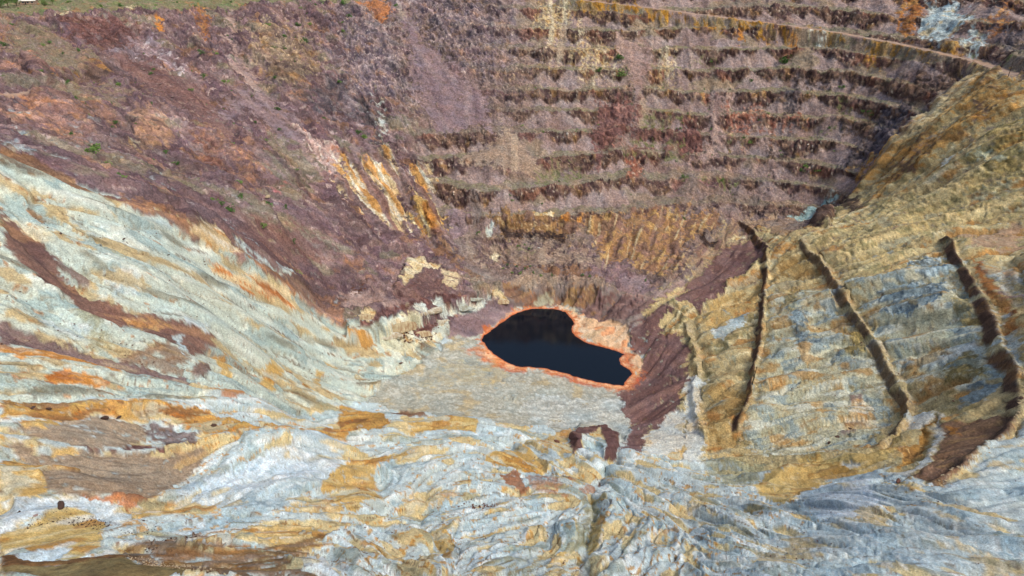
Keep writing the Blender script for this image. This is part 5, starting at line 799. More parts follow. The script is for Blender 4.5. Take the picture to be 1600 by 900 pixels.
 'salmon': dict(base=(224,152,100), mix=[((232,190,148),'b',.1,1.0,.75),((196,104,58),'c',.3,1.0,.8),((186,150,116),'c2',.9,1.5,.7)], rill=.05, rough=.1),
 'red_shore': dict(base=(176,84,52), mix=[((206,118,76),'c',.3,1.1,.7)], rill=.05, rough=.1),
 'strip': dict(base=(94,75,63), mix=[((72,57,50),'c',.1,1.0,.8),((122,92,62),'b',.8,1.5,.6)], rill=.2, rough=.35),
 'bench_path': dict(base=(172,157,126), mix=[((196,184,156),'c',.1,1.0,.75),((146,124,88),'b',.5,1.3,.7),((120,120,112),'cd',1.2,1.9,.7)], rill=.15, rough=.5),
 'road': dict(base=(160,138,122), mix=[((150,122,100),'b',.3,1.2,.6)], rill=.05, rough=.08),
}
CACHE = {}
def paint(name, sl):
    r = REC[name]
    col = np.empty(X[sl].shape + (3,), F32); col[:] = lin(r['base'])
    for c, f, lo, hi, amt in r['mix']:
        md, hw = .5 * (lo + hi), .5 * (hi - lo) * (.62 if f != 'g' else 1)   # mineral contacts are fairly sharp
        w = (sstep(md - hw, md + hw, FLD[f][sl]) * amt)[..., None]
        col += (lin(c) - col) * w
    return col

ALLS = (slice(0, NI), slice(0, NJ))
COL = paint('clay_fore', ALLS); FARCOL = paint('grey_talus', ALLS)
COL += (FARCOL - COL) * sstep(415, 440, Y)[..., None]; del FARCOL
RILL = np.full(X.shape, REC['clay_fore']['rill'], F32)
ROUGH = np.full(X.shape, REC['clay_fore']['rough'], F32)
def lay(name, sl, m):
    if not m.any(): return
    col = paint(name, sl)
    COL[sl] += (col - COL[sl]) * m[..., None]
    RILL[sl] += (REC[name]['rill'] - RILL[sl]) * m
    ROUGH[sl] += (REC[name]['rough'] - ROUGH[sl]) * m

# faces, talus and flats of the far benches
REC['face'] = dict(base=(96,74,70), mix=[((72,54,54),'v',.0,.9,.7),((118,97,82),'v2',.2,1.2,.7),((122,100,84),'b',.3,1.2,.6),((160,142,120),'cd',1.3,1.9,.6),((200,188,170),'d',1.9,2.4,.7),((128,86,66),'a',.8,1.6,.6),((156,126,82),'bl',1.2,1.8,.5)], rill=.9, rough=1.5)
REC['bench'] = dict(base=(122,104,102), mix=[((142,123,108),'v2',.0,1.1,.7),((108,90,82),'v',.2,1.2,.7),((106,88,82),'b',.5,1.3,.6),((180,166,148),'d2',1.6,2.2,.7),((114,95,100),'a',.6,1.4,.7)], rill=.6, rough=1.3)
REC['bench_tan'] = dict(base=(140,122,102), mix=[((160,141,112),'v2',.0,1.1,.7),((116,98,84),'v',.2,1.0,.75),((108,90,78),'b',.5,1.2,.6),((198,182,148),'d2',1.5,2.2,.7),((152,120,76),'bl',1.0,1.7,.6)], rill=.6, rough=1.4)
REC['bench_olive'] = dict(base=(134,118,96), mix=[((118,108,82),'v2',.1,1.1,.7),((108,90,78),'v',.2,1.0,.7),((178,162,128),'d2',1.5,2.2,.7),((156,120,74),'bl',1.1,1.8,.6)], rill=.6, rough=1.3)
REC['cone'] = dict(base=(152,135,130), mix=[((166,150,142),'m',.1,1.2,.7),((128,110,106),'a2',.2,1.2,.8),((142,128,100),'a',.6,1.4,.7)], rill=.3, rough=.2)
REC['bflat'] = dict(base=(136,126,108), mix=[((106,110,78),'cd',.1,1.0,.75),((146,130,116),'b',.3,1.2,.7)], rill=.2, rough=.5)

RAG = norm(0.55 * FLD['cs'] + 0.45 * FLD['c2'] + 0.35 * FLD['d'] + 0.45 * FLD['m'])
def poly_mask(pts, soft, op):
    sl = box_slice(pts, soft * 3 + 14)
    r = np.clip(R2[sl], 90, 800)
    k = min(1.0, .35 + soft / 6)
    x = X[sl] + k * r * (.016 * WX[sl] + .009 * WFX[sl])
    y = Y[sl] + k * r * (.016 * WY[sl] + .009 * WFY[sl])
    e = np.maximum(soft * np.clip(r / 420, .3, 1.6), .006 * r)
    m = sstep(e, -e, poly_sd(pts, x, y))
    rag = np.clip(RAG[sl], -2.2, 2.2)
    return sl, sstep(.34, .66, m * (op + .06) + .27 * min(1.0, .35 + soft / 5) * rag * sstep(0, .12, m)) * min(1.0, op + .12)

for n_layer, (name, pts, soft, op) in enumerate(LAYERS):
    sl, m = poly_mask(pts, soft, op)
    lay(name, sl, m)
    if n_layer == 8:                              # benches show over the rock types of the far wall
        tb = 1 - .45 * sstep(60, -60, X) * sstep(80, 120, ZS)
        lay('face', ALLS, N['face'] * .9 * tb)
        lay('cone', ALLS, N['taluscone'] * .85 * tb)
        lay('bflat', ALLS, N['flat'] * .8 * tb)
lay('bench_path', ALLS, N['path'] * sstep(-.9, .7, .7 * FLD['c'] + .7 * FLD['b'] + .2) * .75)
lay('strip', ALLS, N['strip'] * sstep(-1.5, -.6, FLD['b2']))
lay('road', ALLS, N['road'] * .95)
# iron-stained shore round the water
sl = box_slice(DATA['lake'], 40)
sd = N['lake_sd'][sl]; xs, ys = X[sl], Y[sl]
wide = np.clip(.9 + 4.2 * sstep(430, 370, ys) + 5.0 * WX[sl] + 1.6 * FLD['c'][sl] + 7 * sstep(25, -25, xs) * sstep(430, 405, ys), .6, 15)
m = sstep(wide * 1.5 + .5, wide * .35, sd + .8 * FLD['d'][sl] + .9 * FLD['c2'][sl])
lay('salmon', sl, m * .92)
m2 = np.exp(-((sd - wide * .95 - .5) / 2.2) ** 2) * sstep(430, 395, ys) * sstep(-.5, .6, FLD['b'][sl])
lay('red_shore', sl, m2 * .8)
lay('red_shore', sl, sstep(.8, .1, sd) * .75)

rk = sstep(.5, 1.5, ROUGH)
MOT_LIFT = (1 + .07 * np.clip(ROUGH, 0, 1.6)) * np.exp(.085 * FLD['c2'] + .07 * FLD['d'] + .05 * FLD['b'] + .04 * FLD['s2'] + rk * (.11 * FLD['v'] + .13 * FLD['v2'] + .09 * FLD['a2'] + .06 * FLD['a'] - .07))  # mottling, plus rough ground lightened to offset its own self-shadowing
WARM = (.03 * FLD['b2'] + .025 * FLD['d2'])
COL *= np.stack([MOT_LIFT * (1 + WARM), MOT_LIFT, MOT_LIFT * (1 - WARM)], -1)
hue = np.zeros(X.shape, F32); q_ = box_slice(DATA['regions']['talus'], 5)
hue[q_] = inside(DATA['regions']['talus'], X[q_], Y[q_])
hue = (-.03 + .02 * hue - .03 * N['far'])[..., None]   # the high walls are the most strongly stained
COL += (COL.mean(-1, keepdims=True) - COL) * hue
# ------------------------------------------------------------------ ground: fine relief, pushed out square to the slope
sc = np.clip(R2 / 420, .28, 1.7)
dry = sstep(0.5, 8, N['lake_sd'])
KIND = np.ones(X.shape, F32); LUMP = np.full(X.shape, .75, F32)
for rg, kr, kl in (('ochre', .5, .25), ('clay', .5, .45), ('talus', 1.0, .8)):
    q_ = box_slice(DATA['regions'][rg], 5); ins = inside(DATA['regions'][rg], X[q_], Y[q_])
    KIND[q_] = np.where(ins, kr, KIND[q_]); LUMP[q_] = np.where(ins, kl, LUMP[q_])
KIND = np.where((Y < 330) & (KIND == 1), .42, KIND)
KIND = blur(KIND.astype(F32), 6); LUMP = blur(LUMP, 6)
ROUGH = ROUGH * KIND
rocky = duo(fbm, XW, YW, 12, .45, 5, 91, 0.5, True)
rocky2 = .42 - np.abs(duo(fbm, XW, YW, 7.0, .45, 4, 97, 0.5)) * 1.4
lump = fbm(X * 1.1 + 10 * WX + 2.5 * WFX, Y * .8 + 10 * WY + 2.5 * WFY, 24, 6, 101, .5, True)
lump2 = fbm(X + 9 * WX, Y + 9 * WY, 52, 5, 111, .52, True)
soft_ground = sstep(.15, .45, ROUGH)
dth = np.gradient(TH)[:, None].astype(F32); drr = np.gradient(RR)[None].astype(F32)
ZB = blur(Z.copy(), 5)
zt = np.gradient(ZB, axis=0) / (dth * R2); zr = np.gradient(ZB, axis=1) / drr
sn, cs_ = np.sin(TT).astype(F32), np.cos(TT).astype(F32)
gx = zt * cs_ + zr * sn; gy = -zt * sn + zr * cs_
il = 1 / np.sqrt(1 + gx * gx + gy * gy)
disp = np.clip(R2 / 420, .55, 1.5) * dry * RILL * (0.55 * S_m + 0.07 * S_f + 0.6 * S_l)
disp = disp + dry * ROUGH * sc * (.75 * rocky + .7 * rocky2 + 2.6 * TL1 + 1.3 * TL2 + .35 * VL1 + .25 * VL2 + .13 * FLD['d'] * sc)
disp = disp + dry * (1 - .7 * N['far']) * np.clip(RILL - .08, 0, .8) * np.clip(R2 / 300, .45, 1.2) * (2.3 * S_x - .9 * np.abs(S_l2) - 1.5 * CH_L - 2.2 * CHX - .35 * CH_M)
disp = disp + LUMP * dry * soft_ground * (1 - N['far']) * ((2.6 + .6 * sstep(340, 220, R2)) * lump * np.clip(R2 / 260, .6, 1.1) + 1.5 * lump2 * sstep(200, 420, R2))
disp = np.clip(disp, -7, 7).astype(F32)
XD = X - gx * il * disp; YD = Y - gy * il * disp
Z = (Z + il * disp).astype(F32)

def ground_z(x, y):
    return float(sample(Z, x, y))

# ------------------------------------------------------------------ materials
def new_mat(name):
    m = bpy.data.materials.new(name); m.use_nodes = True
    return m, m.node_tree, m.node_tree.nodes['Principled BSDF']

def ground_material(name, grain, bump, var):
    m, nt, bs = new_mat(name)
    L = nt.links
    at = nt.nodes.new('ShaderNodeAttribute'); at.attribute_name = 'mineral'
    geo = nt.nodes.new('ShaderNodeNewGeometry')
    n1 = nt.nodes.new('ShaderNodeTexNoise'); n1.inputs['Scale'].default_value = grain; n1.inputs['Detail'].default_value = 6; n1.inputs['Roughness'].default_value = .68
    n2 = nt.nodes.new('ShaderNodeTexVoronoi'); n2.inputs['Scale'].default_value = grain * 1.7
    L.new(geo.outputs['Position'], n1.inputs['Vector']); L.new(geo.outputs['Position'], n2.inputs['Vector'])
    r1 = nt.nodes.new('ShaderNodeMapRange'); r1.inputs['From Min'].default_value = .3; r1.inputs['From Max'].default_value = .7
    r1.inputs['To Min'].default_value = 1 - var; r1.inputs['To Max'].default_value = 1 + var
    L.new(n1.outputs['Fac'], r1.inputs['Value'])
    r2 = nt.nodes.new('ShaderNodeMapRange'); r2.inputs['From Min'].default_value = 0; r2.inputs['From Max'].default_value = 1
    r2.inputs['To Min'].default_value = 1 - var * .7; r2.inputs['To Max'].default_value = 1 + var * .7
    sep = nt.nodes.new('ShaderNodeSeparateColor'); L.new(n2.outputs['Color'], sep.inputs['Color']); L.new(sep.outputs[0], r2.inputs['Value'])
    mu = nt.nodes.new('ShaderNodeMath'); mu.operation = 'MULTIPLY'; L.new(r1.outputs['Result'], mu.inputs[0]); L.new(r2.outputs['Result'], mu.inputs[1])
    mix = nt.nodes.new('ShaderNodeVectorMath'); mix.operation = 'SCALE'
    L.new(at.outputs['Color'], mix.inputs[0]); L.new(mu.outputs[0], mix.inputs['Scale'])
    L.new(mix.outputs[0], bs.inputs['Base Color'])
    bs.inputs['Roughness'].default_value = .95
    bs.inputs['Specular IOR Level'].default_value = .15
    bp = nt.nodes.new('ShaderNodeBump'); bp.inputs['Strength'].default_value = bump; bp.inputs['Distance'].default_value = .6 / grain
    L.new(n1.outputs['Fac'], bp.inputs['Height']); L.new(bp.outputs['Normal'], bs.inputs['Normal'])
    return m

# ------------------------------------------------------------------ the pieces of ground
REG = np.zeros(X.shape, np.int8)                  # 0 clay hillside in front
def mark(pts, v):
    sl = box_slice(pts, 12)
    x = X[sl] + 3 * WX[sl] + WFX[sl]; y = Y[sl] + 3 * WY[sl] + WFY[sl]
    REG[sl] = np.where(inside(pts, x, y), v, REG[sl])
REG[(Y > 520) | (N['far'] > .5)] = 3
mark(DATA['regions']['talus'], 2); REG[(REG == 0) & (Y > 500)] = 3
mark(DATA['regions']['ochre'], 4); mark(DATA['regions']['clay'], 5); mark(DATA['regions']['floor'], 1)
REG[N['road'] > .5] = 6
PIECES = [
 ('clay_hillside', 'pale blue and ochre clay hillside in the foreground, cut by gullies', 2.2, .8, .28),
 ('pit_floor', 'flat grey mud floor of the pit around the dark lake', 1.1, .5, .2),
 ('talus_slope', 'purple and rust talus wall on the left below the green rim', .8, 1.0, .32),
 ('bench_wall', 'far brown pit wall cut into stepped benches with scree cones', .7, 1.0, .36),
 ('ochre_slope', 'ochre and grey right pit wall with three dark cut bench lines', 1.1, 1.0, .32),
 ('clay_slope', 'white and grey green streaked clay slope on the left with brown bands', 1.5, .8, .28),
 ('haul_road', 'pale dirt haul road crossing the upper pit walls', 1.0, .2, .10),
]
idx = np.arange(NI * NJ, dtype=np.int32).reshape(NI, NJ)
quads = np.stack([idx[:-1, :-1], idx[1:, :-1], idx[1:, 1:], idx[:-1, 1:]], -1).reshape(-1, 4)
qreg = REG[:-1, :-1].ravel()
VERT = np.stack([XD, YD, Z], -1).reshape(-1, 3)
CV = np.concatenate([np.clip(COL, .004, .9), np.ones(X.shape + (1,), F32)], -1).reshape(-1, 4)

def grid_mesh(name, q):
    used, inv = np.unique(q, return_inverse=True)
    me = bpy.data.meshes.new(name)
    me.vertices.add(len(used)); me.vertices.foreach_set('co', VERT[used].ravel().astype(F32))
    me.loops.add(q.size); me.loops.foreach_set('vertex_index', inv.ravel().astype(np.int32))
    me.polygons.add(len(q)); me.polygons.foreach_set('loop_start', np.arange(0, q.size, 4, dtype=np.int32))
    me.update(calc_edges=True)
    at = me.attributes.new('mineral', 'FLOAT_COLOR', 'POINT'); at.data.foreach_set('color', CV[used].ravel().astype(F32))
    me.shade_smooth()
    return me

for v, (name, label, grain, bump, var) in enumerate(PIECES):
    q = quads[qreg == v][:, ::-1]
    me = grid_mesh(name, q)
    o = bpy.data.objects.new(name, me); scene.collection.objects.link(o)
    me.materials.append(ground_material(name + '_ground', grain, bump, var))
    o['kind'] = 'structure'; o['label'] = label

# ------------------------------------------------------------------ lake
lp = np.array(DATA['lake']); cx, cy = lp.mean(0)
ring = [(cx + (p[0] - cx) * 1.12, cy + (p[1] - cy) * 1.12, 0.0) for p in lp]
me = bpy.data.meshes.new('lake'); me.from_pydata([(cx, cy, 0)] + ring, [], [(0, k + 1, (k + 1) % len(ring) + 1) for k in range(len(ring))])
lake = bpy.data.objects.new('lake', me); scene.collection.objects.link(lake)
if me.polygons[0].normal.z < 0: me.flip_normals()
m, nt, bs = new_mat('lake_water')
bs.inputs['Base Color'].default_value = (.003, .006, .011, 1); bs.inputs['Roughness'].default_value = .05
bs.inputs['IOR'].default_value = 1.33; bs.inputs['Specular IOR Level'].default_value = .5
geo = nt.nodes.new('ShaderNodeNewGeometry'); nz = nt.nodes.new('ShaderNodeTexNoise'); nz.inputs['Scale'].default_value = .8; nz.inputs['Detail'].default_value = 3
nt.links.new(geo.outputs['Position'], nz.inputs['Vector'])
bp = nt.nodes.new('ShaderNodeBump'); bp.inputs['Strength'].default_value = .06; bp.inputs['Distance'].default_value = .2
nt.links.new(nz.outputs['Fac'], bp.inputs['Height']); nt.links.new(bp.outputs['Normal'], bs.inputs['Normal'])
me.materials.append(m); lake['kind'] = 'structure'; lake['label'] = 'dark blue black lake at the bottom of the pit'

# ------------------------------------------------------------------ things
rnd = random.Random(5)
def plain_mat(name, srgb, rough=.9, var=.25, scale=3.0):
    m, nt, bs = new_mat(name)
    oi = nt.nodes.new('ShaderNodeObjectInfo'); geo = nt.nodes.new('ShaderNodeNewGeometry')
    nz = nt.nodes.new('ShaderNodeTexNoise'); nz.inputs['Scale'].default_value = scale; nz.inputs['Detail'].default_value = 4
    nt.links.new(geo.outputs['Position'], nz.inputs['Vector'])
    ad = nt.nodes.new('ShaderNodeMath'); ad.operation = 'ADD'; nt.links.new(nz.outputs['Fac'], ad.inputs[0]); nt.links.new(oi.outputs['Random'], ad.inputs[1])
    mr = nt.nodes.new('ShaderNodeMapRange'); mr.inputs['From Min'].default_value = .2; mr.inputs['From Max'].default_value = 1.8
    mr.inputs['To Min'].default_value = 1 - var; mr.inputs['To Max'].default_value = 1 + var
    nt.links.new(ad.outputs[0], mr.inputs['Value'])
    vm = nt.nodes.new('ShaderNodeVectorMath'); vm.operation = 'SCALE'; vm.inputs[0].default_value = tuple(float(c) for c in lin(srgb))
    nt.links.new(mr.outputs['Result'], vm.inputs['Scale']); nt.links.new(vm.outputs[0], bs.inputs['Base Color'])
    bs.inputs['Roughness'].default_value = rough; bs.inputs['Specular IOR Level'].default_value = .2
    return m
MAT = dict(
    leaf=plain_mat('shrub_leaf', (112, 142, 72), .8, .35), leaf_dark=plain_mat('shrub_leaf_dark', (84, 116, 62), .8, .35),
    bark=plain_mat('bark', (96, 78, 62)), dark=plain_mat('rock_dark', (78, 60, 52), .9, .3), brown=plain_mat('rock_brown', (104, 72, 60), .9, .3),
    pale=plain_mat('rock_pale', (178, 160, 130), .9, .25), white=plain_mat('rock_white', (214, 210, 200), .9, .12), grey=plain_mat('rock_grey', (138, 118, 112), .9, .25),
    pink=plain_mat('rock_pink', (184, 146, 140), .9, .2), wood=plain_mat('pole_wood', (74, 66, 58), .85, .2, 6), iron=plain_mat('pole_iron', (40, 36, 36), .6, .2, 6),
    roof=plain_mat('house_roof_metal', (226, 222, 210), .5, .06), wall=plain_mat('house_wall_plaster', (176, 150, 128), .9, .1), pane=plain_mat('window_pane', (60, 70, 78), .2, .1))

def mesh(name, verts, faces, mat, smooth=False):
    me = bpy.data.meshes.new(name); me.from_pydata([tuple(map(float, v)) for v in verts], [], faces)
    me.materials.append(mat)
    if smooth: me.shade_smooth()
    me.update()
    return me
def place(name, me, loc, rz=0, sc=1, parent=None):
    o = bpy.data.objects.new(name, me); scene.collection.objects.link(o)
    o.location = loc; o.rotation_euler = (0, 0, rz)
    o.scale = (sc, sc, sc) if not isinstance(sc, tuple) else sc
    if parent: o.parent = parent
    return o
def tag(o, label, cat, group=None):
    o['label'] = label; o['category'] = cat
    if group: o['group'] = group
    return o
def leaf_cloud(seed, n, rx, ry, rz, zc, leaf):
    r = np.random.RandomState(seed); vs, fs = [], []
    nb = 7
    cen = r.randn(nb, 3) * (.45 * rx, .45 * ry, .35 * rz); rad = .45 + .3 * r.rand(nb)
    for k in range(n):
        b = r.randint(nb); d = r.randn(3); d /= np.linalg.norm(d)
        p = cen[b] + d * np.array([rx, ry, rz]) * rad[b] * (.55 + .5 * r.rand() ** .5)
        p[2] = max(p[2], -zc * .95)
        u = r.randn(3); u /= np.linalg.norm(u); w = np.cross(u, r.randn(3)); w /= np.linalg.norm(w)
        s = leaf * (.6 + .8 * r.rand()); c = p + (0, 0, zc); q = len(vs)
        vs += [c - u * s, c + w * s * .6, c + u * s, c - w * s * .6]; fs.append((q, q + 1, q + 2, q + 3))
    return vs, fs

# shrubs: half a metre to a few metres, one mesh each, shapes shared
shrub_me = [mesh('shrub_foliage', *leaf_cloud(k, 210, .5, .46, .36, .34, .085), MAT['leaf' if k % 2 else 'leaf_dark']) for k in range(5)]
def shrub_tag(o, x, y, s):
    lm = min(DATA['landmarks'], key=lambda q: (q[0] - x) ** 2 + (q[1] - y) ** 2)[2]
    size = 'tiny' if s < 1.5 else 'small' if s < 3.0 else 'rounded' if s < 4.2 else 'bushy'
    tag(o, '%s green shrub %s' % (size, lm), 'shrub', 'shrubs on the pit walls')
big_labels = iter([
    'broad green shrub on the dark rock high on the left wall', 'dark green bush alone above the brown crest of the white slope',
    'round green bush on the purple talus nearest the white slope', 'pale green bush right of the round bush on the purple talus',
    'wide green bush on the upper bench of the far wall centre', 'long low green bush just below the wide bush on the far wall',
    'largest dark green bush on the far benches below the haul road', 'bright green bush on a bench near the right corner of the far wall'])
for k, (x, y, s) in enumerate(DATA['shrubs']):
    big = s >= 4.2; s *= 1.8
    o = place('shrub', shrub_me[k % 5], (x, y, ground_z(x, y) - .06 * s), rnd.uniform(0, 6.3), (s * rnd.uniform(.9, 1.25), s * .95, s * rnd.uniform(.75, 1.0)))
    if big: tag(o, next(big_labels), 'shrub', 'larger shrubs')
    else:
        shrub_tag(o, x, y, s)
rs = np.random.RandomState(8)
def scatter(region, n, lo, hi, lab, grp, cond=None):
    pts = DATA['regions'][region] if isinstance(region, str) else region
    a = np.array(pts); done = 0; tries = 0
    while done < n and tries < 4000:
        tries += 1
        x = rs.uniform(max(-420, a[:, 0].min()), min(420, a[:, 0].max())); y = rs.uniform(a[:, 1].min(), min(790, a[:, 1].max()))
        if not inside(pts, np.array([x]), np.array([y]))[0] or (cond and not cond(x, y)): continue
        if sample(FLD['b'], x, y) < .1: continue
        s = lo + (hi - lo) * rs.rand() ** 2
        o = place('shrub', shrub_me[rs.randint(5)], (x, y, ground_z(x, y) - .06 * s), rs.uniform(0, 6.3), s); shrub_tag(o, x, y, s); done += 1
scatter('talus', 110, 1.1, 2.6, 'small green shrub dotted over the purple left wall', 'shrubs on the left wall', lambda x, y: y > 380 and -330 < x < -100 and sample(Z, x, y) > 60)
scatter(DATA['far_wall'], 70, 1.2, 2.8, 'green shrub growing on a bench of the far wall', 'shrubs on the far benches', lambda x, y: 565 < y < 700 and 0 < x < 300 and sample(N['flat'] + N['taluscone'], x, y) > .4)

scatter([[-420, 610], [-330, 660], [-200, 745], [-160, 790], [-250, 790], [-430, 700]], 26, 1.6, 3.4, '', '')
# trees and a house on the rim at top left
def tree(x, y, h, seed, label):
    e = bpy.data.objects.new('tree', None); scene.collection.objects.link(e); e.location = (x, y, ground_z(x, y) - .1); tag(e, label, 'tree', 'trees on the rim')
    r = np.random.RandomState(seed); vs, fs = [], []
    def limb(p, q, r0, r1):
        p, q = np.array(p, float), np.array(q, float); d = q - p; d /= np.linalg.norm(d); u = np.cross(d, (.3, .9, .2)); u /= np.linalg.norm(u); w = np.cross(d, u); b = len(vs)
        for c, rr in ((p, r0), (q, r1)):
            for k in range(6): vs.append(c + rr * (u * math.cos(k * 1.0472) + w * math.sin(k * 1.0472)))
        for k in range(6): fs.append((b + k, b + (k + 1) % 6, b + 6 + (k + 1) % 6, b + 6 + k))
    limb((0, 0, 0), (.1, .1, h * .5), h * .035, h * .022)
    for k in range(5):
        a = k * 1.26 + r.rand(); limb((.08, .08, h * (.3 + .04 * k)), (math.cos(a) * h * .25, math.sin(a) * h * .25, h * (.6 + .05 * k)), h * .018, h * .007)
    place('trunk', mesh('trunk', vs, fs, MAT['bark']), (0, 0, 0), parent=e)
    v2, f2 = leaf_cloud(seed + 50, 900, h * .42, h * .42, h * .36, h * .62, h * .035)
    place('crown', mesh('crown', v2, f2, MAT['leaf' if seed % 2 else 'leaf_dark']), (0, 0, 0), parent=e)
TL = ['leftmost green tree on the rim at the top left corner', 'tall green tree between the corner tree and the white roof', 'green tree just left of the white roof',
      'green tree just right of the white roof', 'low green tree behind the white roof', 'green tree farthest right on the rim past the white roof']
for k in range(6):
    x, y = DATA['spots']['tree%d' % k]; tree(x, y, (10, 11, 8, 7, 7, 6)[k], k, TL[k])
def box(x0, x1, y0, y1, z0, z1):
    v = [(x, y, z) for z in (z0, z1) for y in (y0, y1) for x in (x0, x1)]
    return v, [(0, 2, 3, 1), (4, 5, 7, 6), (0, 1, 5, 4), (2, 6, 7, 3), (0, 4, 6, 2), (1, 3, 7, 5)]
hx, hy = DATA['spots']['house']
h = bpy.data.objects.new('house', None); scene.collection.objects.link(h); h.location = (hx, hy, ground_z(hx, hy) - .2); h.rotation_euler.z = .25
tag(h, 'low house with white roof among trees on the rim at top left', 'house')
place('wall', mesh('wall', *box(-6, 6, -3.5, 3.5, 0, 2.9), MAT['wall']), (0, 0, 0), parent=h)
rv = [(-6.6, -4.2, 2.7), (6.6, -4.2, 2.7), (6.6, 0, 4.6), (-6.6, 0, 4.6), (-6.6, 4.2, 2.7), (6.6, 4.2, 2.7)]
rv2 = [(x, y, z + .18) for x, y, z in rv]
place('roof', mesh('roof', rv + rv2, [(0, 3, 2, 1), (3, 4, 5, 2), (6, 7, 8, 9), (9, 8, 11, 10), (0, 1, 7, 6), (1, 2, 8, 7), (2, 5, 11, 8), (5, 4, 10, 11), (4, 3, 9, 10), (3, 0, 6, 9)], MAT['roof']), (0, 0, 0), parent=h)
for wx in (-3.5, 0.2, 3.6): place('window', mesh('window', *box(-.7, .7, -.06, .06, 0, 1.2), MAT['pane']), (wx, -3.54, 1.0), parent=h)
place('door', mesh('door', *box(-.5, .5, -.06, .06, 0, 2.1), MAT['wood']), (-1.7, -3.54, .1), parent=h)

# poles
def pole_mesh(name, hgt, r0, r1, lean, mat, n=8):
    vs, fs = [], []
    for t in (0, .5, 1):
        rr = r0 + (r1 - r0) * t
        for k in range(n): vs.append((math.cos(k * 2 * math.pi / n) * rr + lean[0] * t, math.sin(k * 2 * math.pi / n) * rr + lean[1] * t, hgt * t))
    for s in range(2):
        for k in range(n): fs.append((s * n + k, s * n + (k + 1) % n, (s + 1) * n + (k + 1) % n, (s + 1) * n + k))
    fs.append(tuple(range(2 * n, 3 * n)))
    return mesh(name, vs, fs, mat)
px_, py_ = DATA['spots']['road_pole']
e = bpy.data.objects.new('utility_pole', None); scene.collection.objects.link(e); e.location = (px_, py_, ground_z(px_, py_) - .3)
tag(e, 'slender dark utility pole beside the haul road at the right edge', 'pole')
place('mast', pole_mesh('mast', 11.5, .26, .17, (.5, 0), MAT['wood']), (0, 0, 0), parent=e)
place('crossarm', mesh('crossarm', *box(-1.2, 1.2, -.08, .08, -.1, .1), MAT['wood']), (.46, -.22, 10.6), parent=e)
for k in (-1.05, -.4, .4, 1.05): place('insulator', pole_mesh('insulator', .28, .07, .05, (0, 0), MAT['grey'], 6), (.46 + k, -.22, 10.7), parent=e)
px_, py_ = DATA['spots']['bench_pole']
tag(place('leaning_pole', pole_mesh('leaning_pole', 11.5, .34, .14, (1.0, .4), MAT['iron']), (px_, py_, ground_z(px_, py_) - .3)), 'thin black pole leaning beside the dark strip of the innermost bench', 'pole')

# boulders
def rock_mesh(seed, mat, sub=2):
    import bmesh
    r = np.random.RandomState(seed); bm = bmesh.new(); bmesh.ops.create_icosphere(bm, subdivisions=sub, radius=.5)
    pl = [(lambda d: d / np.linalg.norm(d))(r.randn(3)) for _ in range(13)]
    sq = np.array([1.2, .58 + .25 * r.rand(), .45 + .15 * r.rand()])
    for v in bm.verts:
        c = np.array(v.co)
        for d in pl:
            over = c @ d - (.27 + .12 * abs(d[0]) + .06 * d[1])
            if over > 0: c = c - d * over * .95
        c = c * sq * (1 + .05 * r.randn()); v.co = c
    me = bpy.data.meshes.new('boulder'); bm.to_mesh(me); bm.free(); me.materials.append(mat)
    return me
for k, (x, y, s, col, lab) in enumerate(DATA['rocks']):
    s *= 1.05
    tag(place('boulder', rock_mesh(100 + k, MAT[col]), (x, y, ground_z(x, y) + .13 * s), rnd.uniform(0, 6.3), s), lab, 'boulder', 'boulders lying about the pit')

# angular rock blocks of the outcrop left of the lake
def streaked_mat(name, a, b_):
    m, nt, bs = new_mat(name)
    tc = nt.nodes.new('ShaderNodeTexCoord'); mp = nt.nodes.new('ShaderNodeMapping'); mp.inputs['Scale'].default_value = (5.0, 5.0, .9); mp.inputs['Rotation'].default_value = (.3, .5, 0)
    nz = nt.nodes.new('ShaderNodeTexNoise'); nz.inputs['Scale'].default_value = 1.4; nz.inputs['Detail'].default_value = 6; nz.inputs['Roughness'].default_value = .65
    nt.links.new(tc.outputs['Object'], mp.inputs['Vector']); nt.links.new(mp.outputs['Vector'], nz.inputs['Vector'])
    cr = nt.nodes.new('ShaderNodeValToRGB'); cr.color_ramp.elements[0].position = .34; cr.color_ramp.elements[1].position = .62
    for e_, c in zip(cr.color_ramp.elements, (b_, a)): e_.color = (*[float(v) for v in lin(c)], 1)
    nt.links.new(nz.outputs['Fac'], cr.inputs['Fac']); nt.links.new(cr.outputs['Color'], bs.inputs['Base Color'])
    bp = nt.nodes.new('ShaderNodeBump'); bp.inputs['Strength'].default_value = .8; bp.inputs['Distance'].default_value = .5
    nt.links.new(nz.outputs['Fac'], bp.inputs['Height']); nt.links.new(bp.outputs['Normal'], bs.inputs['Normal'])
    bs.inputs['Roughness'].default_value = .95; bs.inputs['Specular IOR Level'].default_value = .15
    return m
OUT = dict(white=streaked_mat('outcrop_white', (208, 208, 192), (160, 138, 108)), cream=streaked_mat('outcrop_cream', (204, 194, 160), (150, 116, 84)), blue=streaked_mat('outcrop_bluish', (182, 192, 184), (140, 134, 112)))
for k, (x, y, sx, sy, sz, rz, col, lab) in enumerate(DATA['outcrops']):
    me = rock_mesh(300 + k, OUT[col], 3)
    o = place('rock_outcrop', me, (x, y, ground_z(x, y) - .12 * sz), rz + rnd.uniform(-.3, .3), (sx * 1.25, sy * 1.4, sz * 1.7))
    o.rotation_euler = (rnd.uniform(-.15, .15), rnd.uniform(.05, .35), rz)
    tag(o, lab, 'rock outcrop', 'rock blocks left of the lake')

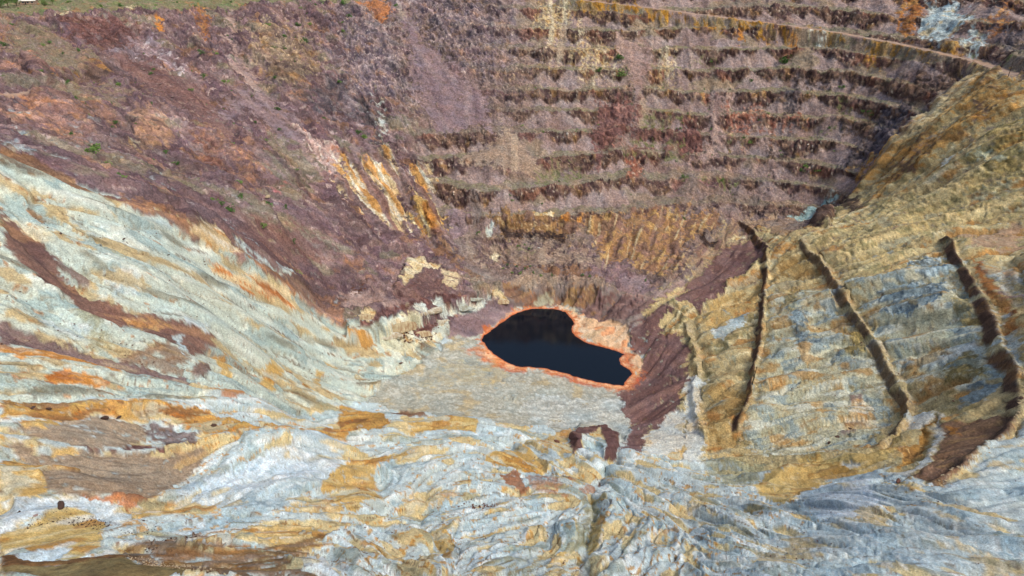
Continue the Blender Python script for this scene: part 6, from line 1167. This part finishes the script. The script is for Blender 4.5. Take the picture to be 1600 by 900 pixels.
# loose stones nobody could count
def rubble(name, group, col, label):
    r = np.random.RandomState(len(label)); vs, fs = [], []
    for g in group:
        a = np.array(g['pts']); done = 0; tries = 0
        while done < g['n'] and tries < g['n'] * 12:
            tries += 1
            x = r.uniform(a[:, 0].min(), a[:, 0].max()); y = r.uniform(a[:, 1].min(), a[:, 1].max())
            if not inside(g['pts'], np.array([x]), np.array([y]))[0]: continue
            done += 1
            s = g['lo'] + (g['hi'] - g['lo']) * r.rand() ** 3
            z = ground_z(x, y) + .1 * s; q = len(vs)
            base = np.array([(1, 0, 0), (0, 1, 0), (-1, 0, 0), (0, -1, 0), (0, 0, .8), (0, 0, -.8), (.7, .7, .35), (-.7, .65, .3)]) * (.7 + .5 * r.rand(8, 1))
            an = r.rand() * 6.3; ca, sa_ = math.cos(an), math.sin(an)
            for v in base: vs.append((x + s * (v[0] * ca - v[1] * sa_), y + s * (v[0] * sa_ + v[1] * ca), z + s * v[2] * .8))
            fs += [(q + i, q + j, q + l) for i, j, l in ((0, 6, 4), (6, 1, 4), (1, 7, 4), (7, 2, 4), (2, 3, 4), (3, 0, 4), (6, 0, 5), (1, 6, 5), (7, 1, 5), (2, 7, 5), (3, 2, 5), (0, 3, 5))]
    o = place(name, mesh(name, vs, fs, MAT[col]), (0, 0, 0)); o['kind'] = 'stuff'; o['label'] = label; o['category'] = 'rubble'
for col, lab in (('dark', 'dark brown loose stones strewn over the pale clay'), ('pale', 'pale gravel and stones along the brown mud and benches'),
                 ('brown', 'brown loose stones strewn over the clay slopes and white outcrops'), ('grey', 'grey stones strewn over the purple scree')):
    g = [q for q in DATA['rubble'] if q['col'] == col]
    if col == 'pale':                             # stones along the treads of the cut benches
        for b_ in DATA['benches']:
            bp_ = np.array(b_['pts']); tn = np.gradient(bp_, axis=0); tn /= np.linalg.norm(tn, axis=1, keepdims=True)
            rt = np.stack([tn[:, 1], -tn[:, 0]], 1)
            for q in range(len(bp_) - 1):
                g.append(dict(pts=[list(bp_[q] + rt[q] * .3), list(bp_[q + 1] + rt[q + 1] * .3), list(bp_[q + 1] + rt[q + 1] * (b_['pw'] + 1)), list(bp_[q] + rt[q] * (b_['pw'] + 1))], n=16, lo=.25, hi=.85))
    if g: rubble('rubble', g, col, lab)
